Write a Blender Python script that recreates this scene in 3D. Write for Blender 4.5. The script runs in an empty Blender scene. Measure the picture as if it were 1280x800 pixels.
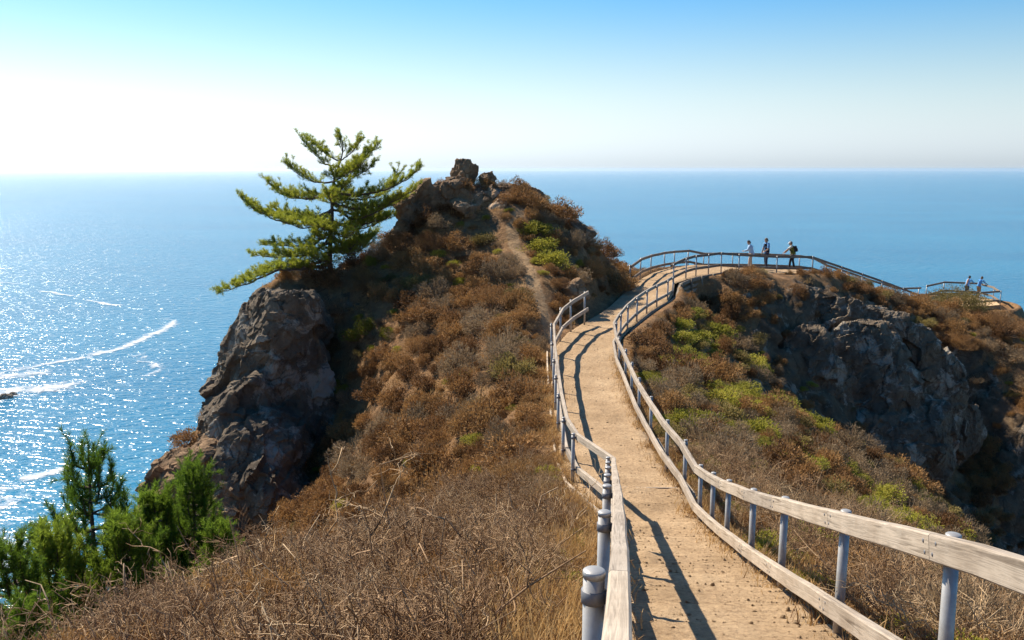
import bpy, bmesh, math, random
import numpy as np
from mathutils import Vector, Matrix, Euler

# ------------------------------------------------------------------ camera, sky, sun, exposure
scene = bpy.context.scene
COL = scene.collection
random.seed(7)
rng = np.random.default_rng(7)

FPX, SINP, COSP = 1130.0, 0.165, 0.9863          # focal length in photo pixels, camera pitch
cam_data = bpy.data.cameras.new('camera')
cam_data.sensor_width = 36.0
cam_data.lens = FPX / 1280.0 * 36.0
cam_data.clip_start = 0.1
cam_data.clip_end = 400000.0
cam = bpy.data.objects.new('camera', cam_data)
COL.objects.link(cam)
cam.location = (0, 0, 0)
cam.rotation_euler = (math.pi / 2 - math.asin(SINP), 0, 0)
scene.camera = cam

SUN_AZ, SUN_EL = math.radians(-45.0), math.radians(45.0)   # azimuth from +Y, negative = to the left
sun_vec = Vector((math.sin(SUN_AZ) * math.cos(SUN_EL), math.cos(SUN_AZ) * math.cos(SUN_EL), math.sin(SUN_EL)))
world = bpy.data.worlds.new('World')
scene.world = world
world.use_nodes = True
wn, wl = world.node_tree.nodes, world.node_tree.links
wn.clear()
w_out = wn.new('ShaderNodeOutputWorld')
w_bg = wn.new('ShaderNodeBackground')
w_sky = wn.new('ShaderNodeTexSky')
w_sky.sky_type = 'NISHITA'
w_sky.sun_disc = False
w_sky.sun_elevation = SUN_EL
w_sky.sun_rotation = SUN_AZ % (2 * math.pi)
w_sky.altitude = 100.0
w_sky.air_density = 1.0
w_sky.dust_density = 0.6
w_sky.ozone_density = 1.5
# sea haze whitens the lowest degrees of the sky, alike all round the horizon
w_geo = wn.new('ShaderNodeTexCoord')
w_sep = wn.new('ShaderNodeSeparateXYZ')
wl.new(w_geo.outputs['Generated'], w_sep.inputs[0])
w_ramp = wn.new('ShaderNodeValToRGB')
w_ramp.color_ramp.interpolation = 'EASE'
for e, (p, v) in zip(w_ramp.color_ramp.elements, ((0.0, 1.0), (0.20, 0.0))):
    e.position = p
    e.color = (v, v, v, 1)
wl.new(w_sep.outputs[2], w_ramp.inputs['Fac'])
w_max = wn.new('ShaderNodeMath')                       # the sky texture is dark below eye level: hold it at the horizon
w_max.operation = 'MAXIMUM'
w_max.inputs[1].default_value = 0.006
wl.new(w_sep.outputs[2], w_max.inputs[0])
w_com = wn.new('ShaderNodeCombineXYZ')
wl.new(w_sep.outputs[0], w_com.inputs[0])
wl.new(w_sep.outputs[1], w_com.inputs[1])
wl.new(w_max.outputs[0], w_com.inputs[2])
wl.new(w_com.outputs[0], w_sky.inputs['Vector'])
w_hsv = wn.new('ShaderNodeHueSaturation')
w_hsv.inputs['Saturation'].default_value = 1.5
wl.new(w_sky.outputs[0], w_hsv.inputs['Color'])
w_bw = wn.new('ShaderNodeRGBToBW')
wl.new(w_sky.outputs[0], w_bw.inputs[0])
w_tint = wn.new('ShaderNodeVectorMath')
w_tint.operation = 'SCALE'
w_tint.inputs[0].default_value = (0.92, 1.03, 1.10)
wl.new(w_bw.outputs[0], w_tint.inputs['Scale'])
w_mix = wn.new('ShaderNodeMix')
w_mix.data_type = 'RGBA'
wl.new(w_ramp.outputs['Color'], w_mix.inputs[0])
w_cy = wn.new('ShaderNodeVectorMath')
w_cy.operation = 'MULTIPLY'
w_cy.inputs[1].default_value = (0.80, 1.01, 1.07)
wl.new(w_hsv.outputs[0], w_cy.inputs[0])
wl.new(w_cy.outputs[0], w_mix.inputs[6])
wl.new(w_tint.outputs[0], w_mix.inputs[7])
wl.new(w_mix.outputs[2], w_bg.inputs['Color'])
w_bg.inputs['Strength'].default_value = 0.08
wl.new(w_bg.outputs[0], w_out.inputs['Surface'])

sun_data = bpy.data.lights.new('sun', 'SUN')
sun_data.energy = 5.0
sun_data.angle = math.radians(0.53)
sun_data.color = (1.0, 0.90, 0.76)
sun = bpy.data.objects.new('sun', sun_data)
COL.objects.link(sun)
sun.rotation_euler = sun_vec.to_track_quat('Z', 'Y').to_euler()

scene.view_settings.view_transform = 'Standard'
scene.view_settings.look = 'None'
scene.view_settings.exposure = 0.8
scene.view_settings.gamma = 1.0
scene.view_settings.use_curve_mapping = False
scene.render.engine = 'CYCLES'
scene.cycles.use_denoising = True
scene.cycles.max_bounces = 8
scene.cycles.diffuse_bounces = 3
scene.cycles.glossy_bounces = 2
scene.cycles.transmission_bounces = 4
scene.cycles.transparent_max_bounces = 12
scene.cycles.volume_bounces = 1
scene.cycles.sample_clamp_indirect = 4.0
scene.cycles.caustics_reflective = False
scene.cycles.caustics_refractive = False

SEA = -125.0


# ------------------------------------------------------------------ helpers
def P(px, py, D):
    """a point at camera depth D seen at photo pixel (px, py); world frame has the camera at the origin"""
    u, v = (px - 640.0) / FPX, (py - 400.0) / FPX
    return np.array((u * D, (COSP - v * SINP) * D, (-SINP - v * COSP) * D))


def nrm(a):
    a = np.asarray(a, float)
    return a / np.maximum(np.linalg.norm(a, axis=-1, keepdims=True), 1e-9)


class MB:
    """collects vertex and face arrays, builds one mesh"""
    def __init__(self):
        self.V, self.F, self.n = [], [], 0

    def add(self, V, F):
        V = np.asarray(V, float).reshape(-1, 3)
        F = np.asarray(F, int)
        self.V.append(V)
        self.F.append(F + self.n)
        self.n += len(V)

    def mesh(self, name, mats=(), smooth=False):
        me = bpy.data.meshes.new(name)
        V = np.concatenate(self.V)
        loops = np.concatenate([f.ravel() for f in self.F])
        sizes = np.concatenate([np.full(len(f), f.shape[1]) for f in self.F])
        starts = np.concatenate(([0], np.cumsum(sizes)[:-1]))
        me.vertices.add(len(V))
        me.vertices.foreach_set('co', V.ravel().astype(np.float32))
        me.loops.add(len(loops))
        me.loops.foreach_set('vertex_index', loops.astype(np.int32))
        me.polygons.add(len(sizes))
        me.polygons.foreach_set('loop_start', starts.astype(np.int32))
        me.polygons.foreach_set('loop_total', sizes.astype(np.int32))
        if smooth:
            me.polygons.foreach_set('use_smooth', np.ones(len(sizes), bool))
        me.update(calc_edges=True)
        me.validate()
        for m in (mats if isinstance(mats, (list, tuple)) else [mats]):
            me.materials.append(m)
        return me

    def build(self, name, mat, parent=None, smooth=False, loc=None):
        return link(name, self.mesh(name, mat, smooth), parent, loc)

    # shapes
    def box(self, c, half, axes=None):
        c = np.asarray(c, float)
        A = np.eye(3) if axes is None else np.asarray(axes, float)
        s = np.array([(x, y, z) for x in (-1, 1) for y in (-1, 1) for z in (-1, 1)], float) * np.asarray(half)
        V = c + s @ A
        self.add(V, [(0, 1, 3, 2), (4, 6, 7, 5), (0, 4, 5, 1), (2, 3, 7, 6), (0, 2, 6, 4), (1, 5, 7, 3)])

    def tube(self, pts, rad, sides=8, caps=True, squash=None):
        pts = np.asarray(pts, float)
        n = len(pts)
        rad = np.broadcast_to(np.asarray(rad, float), (n,))
        t = np.gradient(pts, axis=0) if n > 2 else np.repeat((pts[1] - pts[0])[None], 2, 0)
        t = nrm(t)
        ref = np.array((0, 0, 1.0)) if abs(t[0][2]) < 0.9 else np.array((0, 1.0, 0))
        a = nrm(np.cross(ref, t[0]))
        A = []
        for i in range(n):
            a = nrm(a - t[i] * np.dot(a, t[i]))
            A.append(a)
        A = np.array(A)
        B = np.cross(t, A)
        th = np.linspace(0, 2 * np.pi, sides, endpoint=False)
        sa, sb = (1, 1) if squash is None else squash
        V = pts[:, None] + rad[:, None, None] * (sa * np.cos(th)[None, :, None] * A[:, None] + sb * np.sin(th)[None, :, None] * B[:, None])
        idx = np.arange(n * sides).reshape(n, sides)
        q = np.stack([idx[:-1], np.roll(idx[:-1], -1, 1), np.roll(idx[1:], -1, 1), idx[1:]], -1).reshape(-1, 4)
        self.add(V, q)
        if caps:
            off = self.n - n * sides
            self.F.append(np.array([idx[0][::-1]]) + off)
            self.F.append(np.array([idx[-1]]) + off)

    def ball(self, c, r, seg=10, rings=7, axes=None):
        th = np.linspace(0, 2 * np.pi, seg, endpoint=False)
        ph = np.linspace(0.02, np.pi - 0.02, rings)
        V = np.stack([np.outer(np.sin(ph), np.cos(th)), np.outer(np.sin(ph), np.sin(th)), np.outer(np.cos(ph), np.ones(seg))], -1).reshape(-1, 3)
        V = V * np.asarray(r)
        if axes is not None:
            V = V @ np.asarray(axes)
        idx = np.arange(rings * seg).reshape(rings, seg)
        q = np.stack([idx[:-1], idx[1:], np.roll(idx[1:], -1, 1), np.roll(idx[:-1], -1, 1)], -1).reshape(-1, 4)
        self.add(V + np.asarray(c), q)
        off = self.n - rings * seg
        self.F.append(np.array([idx[0]]) + off)
        self.F.append(np.array([idx[-1][::-1]]) + off)


def link(name, me, parent=None, loc=None):
    o = bpy.data.objects.new(name, me)
    COL.objects.link(o)
    if parent is not None:
        o.parent = parent
    if loc is not None:
        o.location = loc
    return o


def empty(name, label, cat, loc=(0, 0, 0), group=None):
    o = bpy.data.objects.new(name, None)
    COL.objects.link(o)
    o.location = tuple(loc)
    o.empty_display_size = 0.2
    tag(o, label, cat, group)
    return o


def tag(o, label=None, cat=None, group=None, kind=None):
    if label: o['label'] = label
    if cat: o['category'] = cat
    if group: o['group'] = group
    if kind: o['kind'] = kind
    return o


# numpy gradient noise -------------------------------------------------
_perm = np.random.default_rng(3).permutation(256)
_perm = np.concatenate([_perm, _perm, _perm])
_grad = nrm(np.random.default_rng(4).normal(size=(256, 3)))


def perlin(p):
    p = np.asarray(p, float)
    i = np.floor(p).astype(int)
    f = p - i
    w = f * f * f * (f * (f * 6 - 15) + 10)
    i &= 255
    out = 0
    for dx in (0, 1):
        for dy in (0, 1):
            for dz in (0, 1):
                h = _perm[_perm[_perm[(i[..., 0] + dx) & 255] + ((i[..., 1] + dy) & 255)] + ((i[..., 2] + dz) & 255)]
                g = _grad[h]
                d = f - np.array((dx, dy, dz))
                wt = (w[..., 0] if dx else 1 - w[..., 0]) * (w[..., 1] if dy else 1 - w[..., 1]) * (w[..., 2] if dz else 1 - w[..., 2])
                out = out + wt * (g * d).sum(-1)
    return out * 1.6


def fbm(p, oct=4, ridged=False):
    p = np.asarray(p, float)
    a, s = 1.0, 0.0
    for k in range(oct):
        n = perlin(p * (2.03 ** k) + k * 17.3)
        s = s + a * ((1 - 2 * np.abs(n)) if ridged else n)
        a *= 0.5
    return s


def facets(p, cell, seed=0, aniso=(1.0, 1.0, 1.6), tilt=(0.5, 0.35, 0.2)):
    """blocky fracture relief: every cell carries its own tilted plane"""
    p = np.asarray(p, float).reshape(-1, 3)
    p = (p + 0.18 * cell * np.c_[perlin(p / cell * 0.9 + seed), perlin(p / cell * 0.9 + seed + 31), perlin(p / cell * 0.9 + seed + 57)]) @ np.array(Euler(tilt).to_matrix())
    q = p / (cell * np.array(aniso))
    i = np.floor(q).astype(int)
    best = np.full(len(q), 1e9)
    out = np.zeros(len(q))
    for dx in (-1, 0, 1):
        for dy in (-1, 0, 1):
            for dz in (-1, 0, 1):
                c = i + np.array((dx, dy, dz))
                h = _perm[_perm[_perm[(c[:, 0] + seed * 7) & 255] + (c[:, 1] & 255)] + (c[:, 2] & 255)]
                jit = 0.5 + 0.42 * _grad[h]
                d = q - (c + jit)
                d2 = (d ** 2).sum(1)
                m = d2 < best
                best[m] = d2[m]
                v = (_grad[(h * 7 + 13) & 255] * d).sum(1) * 0.9 + (h / 255.0 - 0.5) * 0.9
                out[m] = v[m]
    return out


def smooth01(x, a, b):
    t = np.clip((x - a) / (b - a), 0, 1)
    return t * t * (3 - 2 * t)


def seg_dist(xy, poly):
    """distance of each xy to a polyline and the height interpolated along it"""
    best = np.full(len(xy), 1e9)
    zz = np.zeros(len(xy))
    for a, b in zip(poly[:-1], poly[1:]):
        a, b = np.asarray(a, float), np.asarray(b, float)
        d = b[:2] - a[:2]
        t = np.clip(((xy - a[:2]) @ d) / max(d @ d, 1e-9), 0, 1)
        q = a[:2] + t[:, None] * d
        dist = np.linalg.norm(xy - q, axis=1)
        z = a[2] + t * (b[2] - a[2])
        m = dist < best
        best[m] = dist[m]
        zz[m] = z[m]
    return best, zz


# ------------------------------------------------------------------ materials
def new_mat(name):
    m = bpy.data.materials.new(name)
    m.use_nodes = True
    nt = m.node_tree
    nt.nodes.clear()
    out = nt.nodes.new('ShaderNodeOutputMaterial')
    b = nt.nodes.new('ShaderNodeBsdfPrincipled')
    nt.links.new(b.outputs[0], out.inputs['Surface'])
    return m, nt, b, out


def N(nt, typ, **kw):
    n = nt.nodes.new(typ)
    for k, v in kw.items():
        if k in n.inputs:
            n.inputs[k].default_value = v
        else:
            setattr(n, k, v)
    return n


def noise(nt, scale, detail=4, rough=0.55, coord=None, dim='3D', distort=0.0):
    n = N(nt, 'ShaderNodeTexNoise', Scale=scale, Detail=detail, Roughness=rough, Distortion=distort)
    if coord is not None:
        nt.links.new(coord, n.inputs['Vector'])
    return n.outputs['Fac']


def ramp(nt, fac, stops):
    r = nt.nodes.new('ShaderNodeValToRGB')
    els = r.color_ramp.elements
    while len(els) < len(stops):
        els.new(0.5)
    for e, (p, c) in zip(els, stops):
        e.position = p
        e.color = (*c, 1) if len(c) == 3 else c
    nt.links.new(fac, r.inputs['Fac'])
    return r.outputs['Color']


def mixc(nt, fac, a, b, mode='MIX'):
    n = nt.nodes.new('ShaderNodeMix')
    n.data_type = 'RGBA'
    n.blend_type = mode
    for sock, val in ((n.inputs[0], fac), (n.inputs[6], a), (n.inputs[7], b)):
        if isinstance(val, (int, float)):
            sock.default_value = val
        elif isinstance(val, tuple):
            sock.default_value = (*val, 1)
        else:
            nt.links.new(val, sock)
    return n.outputs[2]


def math_n(nt, op, a, b=None, c=None):
    n = nt.nodes.new('ShaderNodeMath')
    n.operation = op
    for s, v in zip(n.inputs, (a, b, c)):
        if v is None: continue
        if isinstance(v, (int, float)): s.default_value = v
        else: nt.links.new(v, s)
    return n.outputs[0]


def bump(nt, height, strength, dist, normal=None):
    n = N(nt, 'ShaderNodeBump', Strength=strength, Distance=dist)
    nt.links.new(height, n.inputs['Height'])
    if normal is not None:
        nt.links.new(normal, n.inputs['Normal'])
    return n.outputs['Normal']


def objco(nt):
    return nt.nodes.new('ShaderNodeTexCoord').outputs['Object']


def attr(nt, name):
    a = nt.nodes.new('ShaderNodeAttribute')
    a.attribute_name = name
    return a.outputs['Fac']


def rock_colour(nt, co, lichen=0.5, tint=(1, 1, 1)):
    t = lambda c: tuple(x * y for x, y in zip(c, tint))
    base = ramp(nt, noise(nt, 0.9, 8, 0.65, co), [(0.25, t((0.055, 0.046, 0.038))), (0.45, t((0.15, 0.125, 0.10))), (0.62, t((0.24, 0.20, 0.155))), (0.8, t((0.12, 0.085, 0.058)))])
    li = ramp(nt, noise(nt, 0.75, 10, 0.72, co, distort=0.6), [(0.60 - 0.12 * lichen, (0, 0, 0)), (0.66 - 0.10 * lichen, (1, 1, 1))])
    c = mixc(nt, li, base, t((0.42, 0.40, 0.37)))
    crack = N(nt, 'ShaderNodeTexVoronoi', feature='DISTANCE_TO_EDGE', Scale=0.7)
    warp = mixc(nt, 0.45, co, N_noise_col(nt, 1.3, co))
    nt.links.new(warp, crack.inputs['Vector'])
    ck = ramp(nt, crack.outputs['Distance'], [(0.0, (0.45, 0.43, 0.4)), (0.02, (1, 1, 1))])
    ckm = ramp(nt, noise(nt, 0.9, 3, 0.5, co), [(0.48, (0, 0, 0)), (0.6, (1, 1, 1))])
    c = mixc(nt, ckm, c, mixc(nt, 1.0, c, ck, 'MULTIPLY'))
    return c, crack.outputs['Distance']


def N_noise_col(nt, scale, co):
    n = N(nt, 'ShaderNodeTexNoise', Scale=scale, Detail=3.0)
    nt.links.new(co, n.inputs['Vector'])
    return n.outputs['Color']


def rock_normal(nt, co, crack):
    h1 = noise(nt, 3.0, 8, 0.7, co)
    rg = N(nt, 'ShaderNodeTexNoise', noise_type='RIDGED_MULTIFRACTAL', Scale=0.9, Detail=9.0, Roughness=0.6)
    nt.links.new(co, rg.inputs['Vector'])
    h2 = noise(nt, 16.0, 6, 0.7, co)
    cr = ramp(nt, crack, [(0, (0, 0, 0)), (0.06, (1, 1, 1))])
    n0 = bump(nt, rg.outputs['Fac'], 0.8, 0.12)
    n1 = bump(nt, h1, 0.9, 0.22, n0)
    n2 = bump(nt, cr, 0.22, 0.06, n1)
    return bump(nt, h2, 0.7, 0.05, n2)


def make_rock_mat(name, lichen, tint):
    m, nt, b, _ = new_mat(name)
    co = objco(nt)
    c, cr = rock_colour(nt, co, lichen, tint)
    nt.links.new(c, b.inputs['Base Color'])
    b.inputs['Roughness'].default_value = 0.92
    b.inputs['Specular IOR Level'].default_value = 0.25
    nt.links.new(rock_normal(nt, co, cr), b.inputs['Normal'])
    return m


M = {}
M['rock'] = make_rock_mat('weathered_rock', 0.35, (1.5, 1.12, 0.76))
M['cliff'] = make_rock_mat('lichen_rock', 0.62, (0.88, 0.78, 0.64))


def ground_material():
    m, nt, b, _ = new_mat('hillside_ground')
    co = objco(nt)
    dirt = ramp(nt, noise(nt, 1.6, 8, 0.65, co), [(0.3, (0.16, 0.085, 0.04)), (0.55, (0.30, 0.17, 0.08)), (0.75, (0.40, 0.25, 0.12))])
    thatch = ramp(nt, noise(nt, 9.0, 8, 0.7, co), [(0.3, (0.07, 0.04, 0.02)), (0.5, (0.22, 0.12, 0.05)), (0.72, (0.40, 0.24, 0.10))])
    g = mixc(nt, ramp(nt, noise(nt, 0.55, 5, 0.6, co), [(0.4, (0, 0, 0)), (0.6, (1, 1, 1))]), thatch, dirt)
    trail = ramp(nt, noise(nt, 5.0, 8, 0.7, co), [(0.3, (0.26, 0.16, 0.08)), (0.6, (0.39, 0.255, 0.135)), (0.8, (0.46, 0.32, 0.18))])
    tm = math_n(nt, 'ADD', attr(nt, 'trail'), math_n(nt, 'MULTIPLY', math_n(nt, 'SUBTRACT', noise(nt, 3.0, 5, 0.6, co), 0.5), 0.9))
    tm = ramp(nt, tm, [(0.4, (0, 0, 0)), (0.6, (1, 1, 1))])
    g = mixc(nt, tm, g, trail)
    rk, crack = rock_colour(nt, co, 0.45, (0.8, 0.66, 0.50))
    rm = math_n(nt, 'ADD', attr(nt, 'rock'), math_n(nt, 'MULTIPLY', math_n(nt, 'SUBTRACT', noise(nt, 0.7, 8, 0.7, co), 0.5), 1.6))
    rm = ramp(nt, rm, [(0.44, (0, 0, 0)), (0.56, (1, 1, 1))])
    c = mixc(nt, rm, g, rk)
    nt.links.new(c, b.inputs['Base Color'])
    b.inputs['Roughness'].default_value = 0.95
    b.inputs['Specular IOR Level'].default_value = 0.15
    h = noise(nt, 7.0, 9, 0.72, co)
    n1 = bump(nt, h, 0.9, 0.12)
    h2 = noise(nt, 1.8, 8, 0.7, co)
    nt.links.new(bump(nt, h2, 0.7, 0.3, n1), b.inputs['Normal'])
    return m


M['ground'] = ground_material()


def path_material():
    m, nt, b, _ = new_mat('packed_dirt')
    co = objco(nt)
    big = ramp(nt, noise(nt, 0.8, 6, 0.6, co), [(0.3, (0.31, 0.215, 0.125)), (0.5, (0.41, 0.29, 0.175)), (0.7, (0.49, 0.36, 0.225))])
    fine = ramp(nt, noise(nt, 17.0, 9, 0.8, co), [(0.32, (0.55, 0.49, 0.43)), (0.5, (1.0, 0.97, 0.93)), (0.68, (1.32, 1.28, 1.2))])
    c = mixc(nt, 1.0, big, fine, 'MULTIPLY')
    v = N(nt, 'ShaderNodeTexVoronoi', feature='F1', Scale=34.0)
    nt.links.new(co, v.inputs['Vector'])
    peb = ramp(nt, v.outputs['Distance'], [(0.10, (1, 1, 1)), (0.2, (0, 0, 0))])
    pm = math_n(nt, 'MULTIPLY', peb, ramp(nt, noise(nt, 3.0, 4, 0.6, co), [(0.45, (0, 0, 0)), (0.62, (1, 1, 1))]))
    c = mixc(nt, math_n(nt, 'MULTIPLY', pm, 0.55), c, mixc(nt, v.outputs['Color'], (0.20, 0.13, 0.08), (0.72, 0.58, 0.42)))
    nt.links.new(c, b.inputs['Base Color'])
    b.inputs['Roughness'].default_value = 0.95
    b.inputs['Specular IOR Level'].default_value = 0.1
    n1 = bump(nt, noise(nt, 22.0, 8, 0.78, co), 0.8, 0.035)
    n2 = bump(nt, pm, 0.6, 0.02, n1)
    n3 = bump(nt, noise(nt, 3.5, 8, 0.7, co), 0.6, 0.12, n2)
    nt.links.new(n3, b.inputs['Normal'])
    return m


M['path'] = path_material()


def wood_material(name, light, dark):
    m, nt, b, _ = new_mat(name)
    uv = nt.nodes.new('ShaderNodeUVMap')          # u along the board in metres, v across
    mp = N(nt, 'ShaderNodeMapping')
    mp.inputs['Scale'].default_value = (0.9, 26.0, 1.0)
    nt.links.new(uv.outputs[0], mp.inputs['Vector'])
    oi = nt.nodes.new('ShaderNodeObjectInfo')
    add = N(nt, 'ShaderNodeVectorMath', operation='ADD')
    nt.links.new(mp.outputs[0], add.inputs[0])
    sc = N(nt, 'ShaderNodeVectorMath', operation='SCALE')
    sc.inputs[0].default_value = (37.0, 91.0, 13.0)
    nt.links.new(oi.outputs['Random'], sc.inputs['Scale'])
    nt.links.new(sc.outputs[0], add.inputs[1])
    g = noise(nt, 1.4, 6, 0.6, add.outputs[0], distort=0.8)
    c = ramp(nt, g, [(0.30, dark), (0.43, tuple(x * 0.85 for x in light)), (0.5, tuple(x * 1.15 for x in light)), (0.57, tuple(x * 0.78 for x in light)), (0.66, tuple(x * 1.1 for x in light)), (0.8, tuple(x * 0.6 for x in light))])
    co = objco(nt)
    st = ramp(nt, noise(nt, 2.2, 6, 0.65, co), [(0.35, (0.72, 0.68, 0.64)), (0.6, (1, 1, 1))])
    c = mixc(nt, 0.8, c, st, 'MULTIPLY')
    tone = ramp(nt, oi.outputs['Random'], [(0, (0.86, 0.84, 0.82)), (1, (1.08, 1.04, 0.98))])
    c = mixc(nt, 1.0, c, tone, 'MULTIPLY')
    nt.links.new(c, b.inputs['Base Color'])
    b.inputs['Roughness'].default_value = 0.8
    b.inputs['Specular IOR Level'].default_value = 0.25
    nt.links.new(bump(nt, g, 0.5, 0.006), b.inputs['Normal'])
    return m


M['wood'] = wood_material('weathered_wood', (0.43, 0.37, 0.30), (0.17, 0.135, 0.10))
M['shaded_wood'] = wood_material('shaded_weathered_wood', (0.24, 0.19, 0.145), (0.10, 0.08, 0.06))  # weathered wood darkened: shade of the backlit far rails put into its colour
M['timber'] = wood_material('old_timber', (0.30, 0.25, 0.19), (0.10, 0.08, 0.06))
M['edging'] = wood_material('pale_edging', (0.62, 0.52, 0.40), (0.34, 0.26, 0.18))


def metal_material(name, col, rough):
    m, nt, b, _ = new_mat(name)
    co = objco(nt)
    n = noise(nt, 14.0, 6, 0.65, co)
    nt.links.new(ramp(nt, n, [(0.3, tuple(x * 0.72 for x in col)), (0.6, col), (0.8, tuple(min(1, x * 1.12) for x in col))]), b.inputs['Base Color'])
    b.inputs['Metallic'].default_value = 0.35
    nt.links.new(ramp(nt, n, [(0.3, (rough + 0.15,) * 3), (0.7, (rough - 0.08,) * 3)]), b.inputs['Roughness'])
    nt.links.new(bump(nt, noise(nt, 60.0, 4, 0.6, co), 0.15, 0.002), b.inputs['Normal'])
    return m


M['galv'] = metal_material('galvanised_steel', (0.40, 0.385, 0.36), 0.42)
M['dark_steel'] = metal_material('dull_steel', (0.20, 0.20, 0.21), 0.55)


def plant_mat(name, cols, trans=0.3, seed=0.0, patch=2.0):
    """leaf colour varies per plant and from clump to clump"""
    m, nt, b, out = new_mat(name)
    oi = nt.nodes.new('ShaderNodeObjectInfo')
    co = objco(nt)
    f = math_n(nt, 'ADD', math_n(nt, 'MULTIPLY', oi.outputs['Random'], 0.55), math_n(nt, 'MULTIPLY', noise(nt, patch, 3, 0.6, co), 0.65))
    f = math_n(nt, 'SUBTRACT', f, 0.1)
    n = len(cols)
    c = ramp(nt, f, [((i + 0.5) / n, cc) for i, cc in enumerate(cols)])
    sp = ramp(nt, noise(nt, 40.0, 2, 0.6, co), [(0.35, (0.7, 0.7, 0.7)), (0.65, (1.25, 1.25, 1.25))])
    c = mixc(nt, 1.0, c, sp, 'MULTIPLY')
    nt.links.new(c, b.inputs['Base Color'])
    b.inputs['Roughness'].default_value = 0.7
    b.inputs['Specular IOR Level'].default_value = 0.2
    if trans > 0:
        tr = nt.nodes.new('ShaderNodeBsdfTranslucent')
        nt.links.new(c, tr.inputs['Color'])
        mx = nt.nodes.new('ShaderNodeMixShader')
        mx.inputs[0].default_value = trans
        nt.links.new(b.outputs[0], mx.inputs[1])
        nt.links.new(tr.outputs[0], mx.inputs[2])
        nt.links.new(mx.outputs[0], out.inputs['Surface'])
    return m


M['brown_leaf'] = plant_mat('brown_scrub_leaf', [(0.09, 0.046, 0.020), (0.225, 0.116, 0.046), (0.39, 0.215, 0.078), (0.23, 0.14, 0.06)], 0.3)
M['grey_leaf'] = plant_mat('grey_scrub_leaf', [(0.17, 0.12, 0.07), (0.31, 0.22, 0.125), (0.25, 0.17, 0.095)], 0.3)
M['green_leaf'] = plant_mat('yellow_green_leaf', [(0.20, 0.19, 0.028), (0.32, 0.295, 0.04), (0.44, 0.39, 0.06)], 0.45)
M['olive_leaf'] = plant_mat('olive_leaf', [(0.15, 0.12, 0.04), (0.22, 0.17, 0.055), (0.30, 0.23, 0.07)], 0.35)
M['twig'] = plant_mat('dry_twig', [(0.20, 0.115, 0.055), (0.36, 0.225, 0.115), (0.48, 0.34, 0.19)], 0.0)
M['brown_twig'] = plant_mat('brown_twig', [(0.13, 0.07, 0.035), (0.27, 0.155, 0.075), (0.38, 0.24, 0.12)], 0.0)
M['grass'] = plant_mat('dry_grass_blade', [(0.36, 0.20, 0.07), (0.50, 0.31, 0.12), (0.58, 0.40, 0.19)], 0.35)
M['pine_needle'] = plant_mat('pine_needle', [(0.14, 0.185, 0.02), (0.25, 0.29, 0.03), (0.38, 0.38, 0.045)], 0.6, patch=0.9)
M['young_needle'] = plant_mat('young_pine_needle', [(0.08, 0.145, 0.016), (0.15, 0.23, 0.024), (0.25, 0.31, 0.035)], 0.6, patch=1.2)
M['dead_needle'] = plant_mat('dead_needle', [(0.14, 0.07, 0.03), (0.22, 0.12, 0.05)], 0.2)


def bark_material():
    m, nt, b, _ = new_mat('pine_bark')
    co = objco(nt)
    nt.links.new(ramp(nt, noise(nt, 12.0, 6, 0.7, co), [(0.3, (0.05, 0.033, 0.024)), (0.6, (0.14, 0.095, 0.065)), (0.8, (0.22, 0.16, 0.12))]), b.inputs['Base Color'])
    b.inputs['Roughness'].default_value = 0.9
    nt.links.new(bump(nt, noise(nt, 18.0, 6, 0.7, co), 0.9, 0.03), b.inputs['Normal'])
    return m


M['bark'] = bark_material()


def cloth(name, col, rough=0.85, var=0.25):
    m, nt, b, _ = new_mat(name)
    co = objco(nt)
    nt.links.new(ramp(nt, noise(nt, 9.0, 4, 0.6, co), [(0.3, tuple(x * (1 - var) for x in col)), (0.7, col)]), b.inputs['Base Color'])
    b.inputs['Roughness'].default_value = rough
    b.inputs['Specular IOR Level'].default_value = 0.2
    nt.links.new(bump(nt, noise(nt, 14.0, 4, 0.6, co), 0.4, 0.02), b.inputs['Normal'])
    return m

# ------------------------------------------------------------------ paths (real ground plan; z is metres below the eye)
RAIL_H = 1.07
# post tops of the two railings beside the stepped path, from behind the camera to the bend
L_POSTS = [(-0.30, -1.3, -0.16), (0.02, 0.85, -0.76), (0.275, 2.86, -1.34), (0.52, 4.92, -1.92), (0.80, 7.4, -2.67), (1.03, 9.4, -3.26),
           (1.27, 11.4, -3.87), (1.46, 13.2, -4.40), (1.66, 15.0, -4.90), (1.22, 17.4, -5.20), (1.13, 19.3, -5.40), (1.15, 21.8, -5.50),
           (1.20, 24.1, -5.56), (1.25, 26.4, -5.59), (1.30, 28.8, -5.54), (1.37, 31.0, -5.30), (1.80, 33.1, -5.07), (2.28, 34.6, -4.98), (2.94, 36.2, -4.88)]
R_POSTS = [(1.62, -1.9, -0.02), (1.84, 0.2, -0.62), (2.04, 2.3, -1.22), (2.24, 4.34, -1.82), (2.44, 6.37, -2.42), (2.72, 8.5, -3.19),
           (2.84, 10.2, -3.75), (3.04, 12.1, -4.32), (3.15, 13.5, -4.68), (3.22, 14.8, -4.95), (3.29, 16.5, -5.06), (3.24, 18.2, -5.15), (3.27, 20.6, -5.26),
           (3.30, 22.8, -5.33), (3.38, 24.9, -5.37), (3.49, 27.2, -5.45), (3.56, 29.5, -5.5), (3.70, 31.6, -5.36), (4.10, 33.6, -5.40),
           (4.55, 35.1, -5.3), (5.20, 37.2, -5.27), (5.94, 39.4, -5.28), (6.70, 41.4, -5.29), (7.54, 43.4, -5.30), (8.05, 44.9, -5.33)]
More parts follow.
